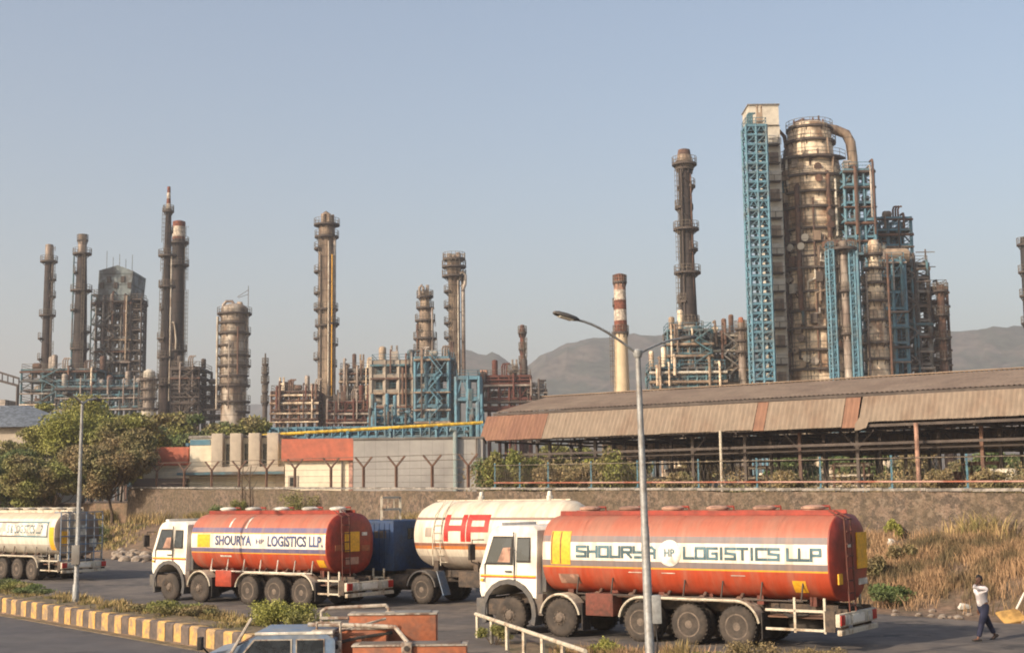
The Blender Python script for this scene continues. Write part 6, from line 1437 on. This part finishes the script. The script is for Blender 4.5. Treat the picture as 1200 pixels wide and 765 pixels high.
# mid field low clutter between 300 and 430
frame('process_structure', 'rust coloured low unit left of the tan column', 'process unit', 318, 372, 272, 12, [458, 468, 479, 490], 5, 2, 'steel_rust', 'steel_grey', .34, .6, 1, 12, fm=('steel_rust', 'clad_grey', 'rust_red', 'clad'))
frame('process_structure', 'reddish low unit right of the tan column foot', 'process unit', 384, 436, 268, 12, [470, 480, 491], 5, 2, 'rust_red', 'steel_grey', .34, .5, 1, 13, fm=('rust_red', 'clad_grey', 'steel_rust', 'steel_dark'))
frame('process_structure', 'grey multi deck unit with round vessels left of the concrete frame', 'process unit', 399, 434, 276, 12, [432, 442, 453, 464, 476], 4, 2, 'steel_grey', 'steel_grey', .36, .4, 1, 14, fm=('clad_grey', 'steel_rust', 'clad_tan', 'clad'))
# angled flare pipes above the low unit
b_ = thing('pipe_bundle', 'slanted vent pipes rising over the rusty low unit', 'pipes', (W(345, 480, 280).x, 280, G)); q = MB()
for px, py, dx in ((330, 448, 6), (338, 451, 5), (346, 446, -6), (353, 452, -5), (322, 455, 5), (362, 450, 4)):
    a_ = W(px, 482, 280); c_ = W(px+dx, py, 280); q.tube((a_.x, 280, G), c_, .45, 7); q.tube(c_, c_+Vector((0, 0, .1)), .6, 7)
q.build('pipe', M['clad_grey'], b_, world=True)
# concrete frame and blue block
frame('process_structure', 'pale concrete frame with blue decks and a brown top left of the bright blue block', 'process unit', 436, 484, 262, 14, [422, 438, 456, 474, 492], 3, 2, 'concrete', 'steel_teal', .85, .12, 1, 15, rail='rail_blue', fm=('clad_tan', 'steel_rust', 'clad_grey', 'steel_teal'), stairs=0)
frame('process_structure', 'bright blue steel block of stacked bays in the middle of the plant', 'process unit', 487, 526, 254, 12, [418, 438, 456, 474, 490], 3, 2, 'steel_blue', 'steel_blue', .55, .7, .9, 16, rail='rail_blue', fm=('clad_tan', 'steel_dark', 'clad_grey', 'concrete'), stairs=1)
frame('process_structure', 'slim blue riser frame on the right side of the bright blue block', 'process unit', 526, 532, 256, 8, [420, 432, 445, 458, 471, 484], 1, 1, 'steel_teal', 'steel_blue', .36, .9, .6, 17, slim=True, rail='rail_blue')
frame('process_structure', 'open blue portal frame before the pink pipe racks', 'process unit', 535, 562, 246, 6, [441, 466], 2, 1, 'steel_blue', 'steel_blue', .6, .2, .5, 18, rail='rail_blue', slim=True)
frame('process_structure', 'dark red pipe rack with pink decks before the hills', 'process unit', 560, 622, 262, 12, [440, 448, 466, 476], 5, 2, 'rust_red', 'rust_red', .38, .4, 1, 19, fm=('steel_dark', 'clad_grey', 'rust_red', 'chim_salmon'))
frame('process_structure', 'small dark deck with drums at the right end of the pink racks', 'process unit', 619, 640, 262, 8, [456, 464, 474], 2, 1, 'steel_dark', 'steel_grey', .34, .5, 1, 20, fm=('steel_dark', 'clad_grey'))
column('process_column', 'little column with two wide discs beside the short red chimney', 'column', 601, 432, 264, [(432, 1.6), (436, 2.5), (470, 3)], ['clad_grey'], [(434, 6.5), (446, 5.5), (458, 6)], ladders=())
# bright blue long pipe bridge and yellow pipe in front
yb = 190
def rack(name, label, cat, pts, Y, r, m, mp, legs=6, w=.3):
    rt_ = thing(name, label, cat, (W(pts[0][0], 500, Y).x, Y, G)); P_ = [W(a, b_, Y) for a, b_ in pts]
    MB().path(P_, r, 8).build('pipe', M[m], rt_, world=True)
    q = MB()
    for i in range(legs+1):
        u = i/legs*(len(P_)-1); j = min(int(u), len(P_)-2); c = P_[j].lerp(P_[j+1], u-j); q.beam((c.x, Y, G), (c.x, Y, c.z-r), w); q.beam((c.x, Y-1, c.z-r-.1), (c.x, Y+1, c.z-r-.1), w)
    q.build('support', M[mp], rt_, world=True); return rt_
rack('yellow_pipeline', 'long thin yellow pipe running level above the cream and grey buildings', 'pipe', [(222, 518), (330, 508.5), (440, 502), (566, 495)], 140, .17, 'pipe_yellow', 'steel_blue', 7)
frame('pipe_bridge', 'bright blue lattice pipe bridge behind the yellow pipe', 'pipe bridge', 296, 566, 168, 4, [499, 511], 26, 1, 'steel_blue', 'steel_blue', .22, .75, .0, 22, rail='rail_blue', slim=True, zbase=W(400, 511, 168).z-.1, top=False)
rt_ = thing('pipeline', 'pair of teal pipes lying on the blue pipe bridge', 'pipe', (W(300, 500, 170).x, 170, G))
for dz, m in ((.35, 'steel_teal'), (.9, 'steel_blue')): MB().tube((W(296, 510, 170).x, 170-dz, W(430, 511, 170).z+dz), (W(566, 510, 170).x, 170-dz, W(430, 511, 170).z+dz), .26, 8).build('pipe', M[m], rt_, world=True)
frame('process_structure', 'small bright blue rack at the left end of the shed roof', 'process unit', 548, 566, 150, 5, [490, 500, 512], 3, 1, 'steel_blue', 'steel_blue', .25, .8, .7, 23, rail='rail_blue', fm=('steel_blue', 'steel_teal'))
frame('process_structure', 'teal decked unit low behind the blue pipe bridge', 'process unit', 432, 480, 200, 6, [488, 498, 508], 6, 1, 'steel_blue', 'steel_teal', .28, .6, .9, 24, rail='rail_blue', fm=('steel_teal', 'steel_dark', 'steel_blue'))
# ---------------------------------------------------------------- right group: dark chimney and its base
Yr = 236
rt, X, Z, k = column('chimney', 'thick dark chimney with a pale cap and ring platforms left of the blue lift tower', 'chimney', 801.5, 176, Yr, [(176, 7, 2), (182, 8, 1), (190, 9.5, 1), (196, 10, 0), (199, 7.8, 0), (260, 8.2, 0), (320, 9, 0), (380, 10.5, 0)], ['stack_dark', 'clad_tan', 'steel_rust'],
    [(192, 15), (197, 11), (218, 12.5, -60, 60), (243, 13, 120, 240), (268, 15.5), (292, 13.5, -80, 80), (319, 16), (353, 13, 110, 250), (378, 13)], [(-5.5, -1.4, 1, 200, 375, 'steel_dark'), (6, -1, .8, 205, 375, 'steel_rust')], ladders=((-150, None, None, 8.5),), n=32)
b = MB()
for j in range(2):
    pts = []
    for i in range(22):
        a_ = i*.42+j*math.pi; pts.append((X+math.cos(a_)*8.2*k, Yr+math.sin(a_)*8.2*k, Z(200)-(Z(200)-Z(262))*i/21))
    b.path(pts, .22, 5)
b.build('helical_strake', M['stack_dark'], rt, world=True)
rt, X, Z, k = column('furnace_base', 'stepped pale furnace hood carrying the thick dark chimney', 'furnace', 808, 383, 234, [(383, 11), (396, 14), (398, 18), (412, 20), (414, 24), (426, 26), (428, 30), (470, 32)], ['clad', 'clad_grey'], [(385, 17), (398, 24), (413, 30), (427, 36)], ladders=(), n=20, pm='steel_teal')
frame('process_structure', 'pale blue railed decks in front of the dark chimney foot', 'process unit', 763, 850, 224, 8, [430, 440, 452], 8, 1, 'steel_teal', 'steel_teal', .32, .35, 1, 25, rail='rail_blue', fm=('clad', 'clad_white', 'clad_tan'))
frame('process_structure', 'small teal frame hugging the lower dark chimney', 'process unit', 783, 834, 226, 6, [386, 400, 413, 426], 4, 1, 'steel_teal', 'steel_grey', .3, .8, .8, 26, rail='rail_blue', fm=('clad', 'clad_grey', 'clad_tan'), stairs=1)
frame('process_structure', 'cream and teal piping unit between the dark chimney and the lift tower', 'process unit', 836, 880, 228, 10, [390, 404, 416, 430, 444], 4, 2, 'steel_grey', 'steel_teal', .32, .5, 1, 27, rail='rail_blue', fm=('clad', 'clad_tan', 'clad_white', 'steel_rust'), stairs=1)
column('process_column', 'small column with an orange cap left of the blue lift tower', 'column', 868, 372, 227, [(372, 2.5, 1), (378, 4, 0), (440, 4.5, 0)], ['clad_grey', 'orange'], [(384, 8), (398, 8), (411, 8)], ladders=())
# blue lift tower: lattice front, pale shaft
Yl = 214
rt, cx, zt = frame('lift_tower', 'tall bright blue lattice stair tower right of the dark chimney', 'tower', 879, 903, Yl, 3.6, list(range(146, 450, 11)), 2, 1, 'steel_blue', 'steel_blue', .34, 1, .75, 28, rail='rail_blue', slim=True, fm=('clad_tan', 'clad', 'steel_teal', 'steel_dark'))
rt, w_, h_ = None, 0, 0
xA, xB = W(877, 130, Yl+6.3).x, W(911, 130, Yl+6.3).x
rt = thing('lift_shaft', 'narrow pale lift shaft with a white box head behind the blue lattice tower', 'tower', ((xA+xB)/2, Yl+7, G))
zt = W(892, 123, Yl+6).z; zb_ = W(892, 146, Yl+6).z
MB().b2(xA, xB+.2, Yl+6.3, Yl+12, zb_, zt).build('head_box', M['clad_white'], rt, world=True)
MB().b2(xA-.15, xB+.35, Yl+6.1, Yl+12.2, zt+.002, zt+.2).build('roof', M['coping'], rt, world=True)
MB().b2(W(892, 130, Yl+6.6).x, W(913, 130, Yl+6.6).x, Yl+6.6, Yl+12, G, zb_-.02).build('shaft_wall', M['clad_white'], rt, world=True)
for i, q in enumerate(range(160, 450, 22)):
    z = W(900, q, Yl).z; xa = W(902, 250, Yl+3.6).x; d = MB().b2(xa, xa+2.4, Yl+5.2, Yl+6.59, z, z+.15).build('landing', M['steel_dark'], rt, world=True)
    b = MB()
    for xx in (xa, xa+1.3, xa+2.6): b.beam((xx, Yl+5.25, z), (xx, Yl+5.25, z+1.1), .08)
    b.beam((xa, Yl+5.25, z+1.1), (xa+2.6, Yl+5.25, z+1.1), .08); b.build('handrail', M['rail'], d, world=True)
    MB().rbox(xa+.6, xa+2.2, Yl+5.5, Yl+6.5, z+.2, z+1.9, .1).build('cabinet', M['clad_tan' if i % 2 else 'clad_white'], rt, world=True)
# the great reactor column
Yc = 226
PR = [(146, 16), (149, 23), (163, 24), (186, 26), (190, 31), (203, 33), (208, 36.5), (224, 37), (230, 34), (246, 33), (250, 35.5), (266, 35.5), (270, 32.5), (300, 32.5), (306, 35), (345, 35), (350, 33.5), (384, 33.5), (388, 36), (450, 36.5)]
rt, X, Z, k = column('reactor_column', 'huge mottled silver and rust reactor column ringed by platforms, largest thing in the plant', 'column', 948, 147, Yc, [(p[0], p[1]+2) for p in PR], ['clad'],
    [(152, 28), (168, 31), (190, 43, 130, 330), (211, 43), (230, 42, 180, 360), (248, 43), (272, 40, 200, 350), (288, 42, 130, 350), (304, 38, 200, 300), (318, 44), (345, 42, 170, 360), (366, 40, 180, 320), (387, 45), (412, 44), (434, 44)],
    [(-20, -4.2, 1.6, 200, 440, 'clad_grey'), (-8, -5.6, 1.1, 240, 440, 'steel_rust'), (10, -5.6, 1.8, 262, 440, 'clad_tan'), (21, -4.6, 1.3, 230, 440, 'clad_grey'), (-33, -2.5, 1.5, 215, 440, 'steel_rust'), (2, -5.8, .8, 320, 440, 'steel_dark')], ladders=((-118, None, None, 34), (-60, None, None, 34)), n=40)
# nozzles, boxes and short pipes on the shell
rd = random.Random(4)
for i in range(11):
    a_ = R(rd.choice((188, 200, 214, 236, 262, 284, 300, 318, 330, 344, 352))+rd.uniform(-5, 5)); q0 = rd.uniform(180, 330); q1 = min(440, q0+rd.uniform(40, 160)); rr = rd.uniform(38.5, 41)*k; q = MB()
    q.path([(X+math.cos(a_)*rr*.9, Yc+math.sin(a_)*rr*.9, Z(q0)), (X+math.cos(a_)*rr, Yc+math.sin(a_)*rr, Z(q0+4)), (X+math.cos(a_)*rr, Yc+math.sin(a_)*rr, Z(q1-4)), (X+math.cos(a_)*rr*.9, Yc+math.sin(a_)*rr*.9, Z(q1))], rd.uniform(.22, .5), 8)
    q.build('riser_pipe', M[rd.choice(['clad_grey', 'clad_tan', 'steel_rust', 'clad_white', 'steel_teal'])], rt, world=True)
for i in range(64):
    a_ = R(rd.uniform(195, 345)); py = rd.uniform(196, 436); r = 36*k*(.84 if py < 205 else 1); z = Z(py); c_, s_ = math.cos(a_), math.sin(a_); q = MB(); t_ = rd.random()
    if t_ < .4: q.tube((X+c_*r*.9, Yc+s_*r*.9, z), (X+c_*(r+1), Yc+s_*(r+1), z), rd.uniform(.25, .5), 9).tube((X+c_*(r+.95), Yc+s_*(r+.95), z), (X+c_*(r+1.1), Yc+s_*(r+1.1), z), .65, 9); nm = 'nozzle'
    elif t_ < .8:
        h = rd.uniform(2, 7); a2 = a_+rd.uniform(-.35, .35); q.path([(X+c_*(r+.4), Yc+s_*(r+.4), z), (X+c_*(r+.7), Yc+s_*(r+.7), z+h*.5), (X+math.cos(a2)*(r+.7), Yc+math.sin(a2)*(r+.7), z+h*.6), (X+math.cos(a2)*(r+.5), Yc+math.sin(a2)*(r+.5), z+h)], .2, 6); nm = 'pipe'
    else: q.box((X+c_*(r+.5), Yc+s_*(r+.5), z), (1.1, 1.1, 1.6), a_); nm = 'cabinet'
    q.build(nm, M[rd.choice(['clad_grey', 'steel_rust', 'clad_tan', 'steel_dark', 'clad_white'])], rt, world=True)
b = MB(); r = 6.0*k
b.path([(X-4*k, Yc, Z(165)), (X-4*k, Yc, Z(156)), (X+2*k, Yc, Z(151)), (X+14*k, Yc, Z(150)), (X+32*k, Yc, Z(153)), (X+44*k, Yc, Z(158)), (X+49*k, Yc, Z(168)), (X+50.5*k, Yc, Z(185)), (X+51*k, Yc, Z(215)), (X+51*k, Yc, Z(300))], r, 14)
b.build('overhead_line', M['clad_tan'], rt, world=True)
b = MB(); b.path([(X-26*k, Yc, Z(190)), (X-30*k, Yc, Z(160)), (X-36*k, Yc, Z(153)), (X-40*k, Yc, Z(156))], .35, 8); b.path([(X-16*k, Yc, Z(160)), (X-15*k, Yc, Z(146)), (X-8*k, Yc, Z(143)), (X-2*k, Yc, Z(149))], .7, 8)
for dx, t_ in ((-18, 141), (-6, 139), (5, 138), (12, 136), (17, 140)): b.tube((X+dx*k, Yc, Z(152)), (X+dx*k, Yc, Z(t_)), .16, 5)
b.tube((X-10*k, Yc, Z(141)), (X+14*k, Yc, Z(141)), .14, 5); b.build('top_piping', M['steel_rust'], rt, world=True)
# blue frames on the right of the reactor
frame('process_structure', 'blue frame holding the overhead line at the right shoulder of the reactor', 'process unit', 991, 1025, 219, 6, [198, 215, 236, 256, 276, 296], 3, 1, 'steel_blue', 'steel_teal', .42, .8, .55, 31, rail='rail_blue', fm=('steel_dark', 'clad_grey', 'steel_rust'))
frame('process_structure', 'blue roofed open frame with small gear right of the overhead line', 'process unit', 1027, 1068, 226, 10, [254, 268, 286, 304], 3, 2, 'steel_blue', 'steel_grey', .4, .5, .9, 32, rail='rail_blue', fm=('steel_rust', 'clad_tan', 'steel_dark'), top=False)
for px, lab in ((977, 'left of two slim blue lattice masts before the reactor'), (1001, 'right of two slim blue lattice masts before the reactor')):
    frame('lattice_mast', lab, 'mast', px-3, px+3, 206, 2, list(range(292, 446, 9)), 1, 1, 'steel_blue', 'steel_blue', .26, 1, 0, px, slim=True, rail='rail_blue')
column('riser_column', 'plain grey riser between the two blue lattice masts', 'column', 988, 283, 207, [(283, 5), (286, 5), (445, 5.5)], ['clad_grey'], [(291, 16), (340, 9, 180, 330), (390, 9, 180, 330)], ladders=())
b = thing('pipe_header', 'rusty horizontal header crossing the reactor below its widest ring', 'pipe', (W(960, 290, 210).x, 210, G)); xa, xb = W(966, 287, 210).x, W(1000, 287, 210).x
zq = W(980, 286, 210).z; MB().b2(xa, xb, 209, 211.5, zq-.35, zq+.5).build('header_box', M['steel_rust'], b, world=True)
for x in (xa+.3, xb-.3): MB().beam((x, 210, G), (x, 210, zq-.36), .3).build('support', M['steel_dark'], b, world=True)
rt, X, Z, k = column('process_column', 'narrow mottled column of stacked drums right of the lattice masts', 'column', 1023, 282, 212, [(282, 5), (286, 6.5), (312, 6.5), (318, 8.5), (330, 8.5), (334, 10.5), (350, 10.5), (356, 9), (372, 9), (378, 11), (400, 11), (404, 12), (445, 12.5)], ['clad'],
    [(297, 11), (314, 13), (331, 16), (352, 15, 150, 360), (374, 14), (401, 18), (420, 17)], [(-13, -1.5, 1.2, 320, 440, 'clad_grey'), (12, -1.8, 1.5, 300, 440, 'steel_rust')])
# big deck structure at the right
frame('process_structure', 'tall grey and blue deck structure full of dark equipment at the right of the plant', 'process unit', 1036, 1090, 222, 18, [308, 324, 340, 357, 374, 391, 408, 425, 442], 4, 2, 'steel_grey', 'steel_dark', .5, .4, 1, 34, fm=('steel_dark', 'steel_rust', 'clad_grey', 'steel_teal', 'clad_tan'), stairs=1)
frame('process_structure', 'bright blue front bay of the right deck structure', 'process unit', 1034, 1062, 217, 4, [304, 322, 341, 360, 380, 400, 420], 2, 1, 'steel_blue', 'steel_teal', .42, .55, .5, 35, rail='rail_blue', fm=('steel_dark', 'clad_grey', 'steel_teal'))
frame('process_structure', 'lower rusty bay stepping down at the right end of the plant', 'process unit', 1090, 1112, 224, 12, [336, 352, 370, 388, 406, 424, 440], 2, 1, 'steel_rust', 'steel_dark', .36, .7, .9, 36, fm=('steel_dark', 'steel_rust', 'clad_grey'), stairs=0)
rt, X, Z, k = column('process_column', 'dark brown thin column at the right end of the deck structure', 'column', 1102, 334, 221, [(334, 4.5), (440, 5)], ['steel_rust'], [(340, 9), (368, 9), (396, 9), (420, 9)], ladders=())
b_ = thing('horizontal_vessel', 'rusty tan horizontal drum on top of the right deck structure', 'tank', (W(1048, 300, 219).x, 219, G)); zz_ = W(1048, 300, 219).z
vessel_h(b_, W(1047, 300, 219).x, 219, zz_, 5.6, 1.25, M['clad_tan'])
for dx in (-1.6, 1.6): x = W(1047, 300, 219).x+dx; MB().beam((x, 219, G), (x, 219, zz_-1.1), .3).build('support', M['steel_dark'], b_, world=True)
b_ = thing('process_mast', 'thin grey mast with cross arms above the right deck structure', 'mast', (W(1085, 310, 224).x, 224, G)); x = W(1085, 310, 224).x; q = MB(); zt = W(1085, 292, 224).z; q.beam((x, 224, G), (x, 224, zt), .2)
for z in (zt-.5, zt-3, zt-6): q.beam((x-1.6, 224, z), (x+1.6, 224, z), .14)
q.build('mast_pole', M['steel_grey'], b_, world=True)
column('chimney', 'dark chimney cut by the right edge of the picture', 'chimney', 1200, 278, 250, [(278, 4), (282, 5), (400, 6)], ['stack_dark'], [(286, 9), (318, 9), (346, 9), (378, 9)], ladders=())
# haze
hz = MB().b2(-3200, 3200, -60, 4300, -3.2, 420); o = hz.build('haze', None or M['glass'], smooth=False); o['kind'] = 'stuff'
hm = bpy.data.materials.new('haze_air'); hm.use_nodes = True; nt = hm.node_tree; nt.nodes.remove(nt.nodes['Principled BSDF'])
pv = nt.nodes.new('ShaderNodeVolumePrincipled'); pv.inputs['Color'].default_value = (.86, .85, .88, 1); pv.inputs['Density'].default_value = .00034; pv.inputs['Anisotropy'].default_value = .1
nt.links.new(pv.outputs[0], nt.nodes['Material Output'].inputs['Volume']); o.data.materials.clear(); o.data.materials.append(hm)
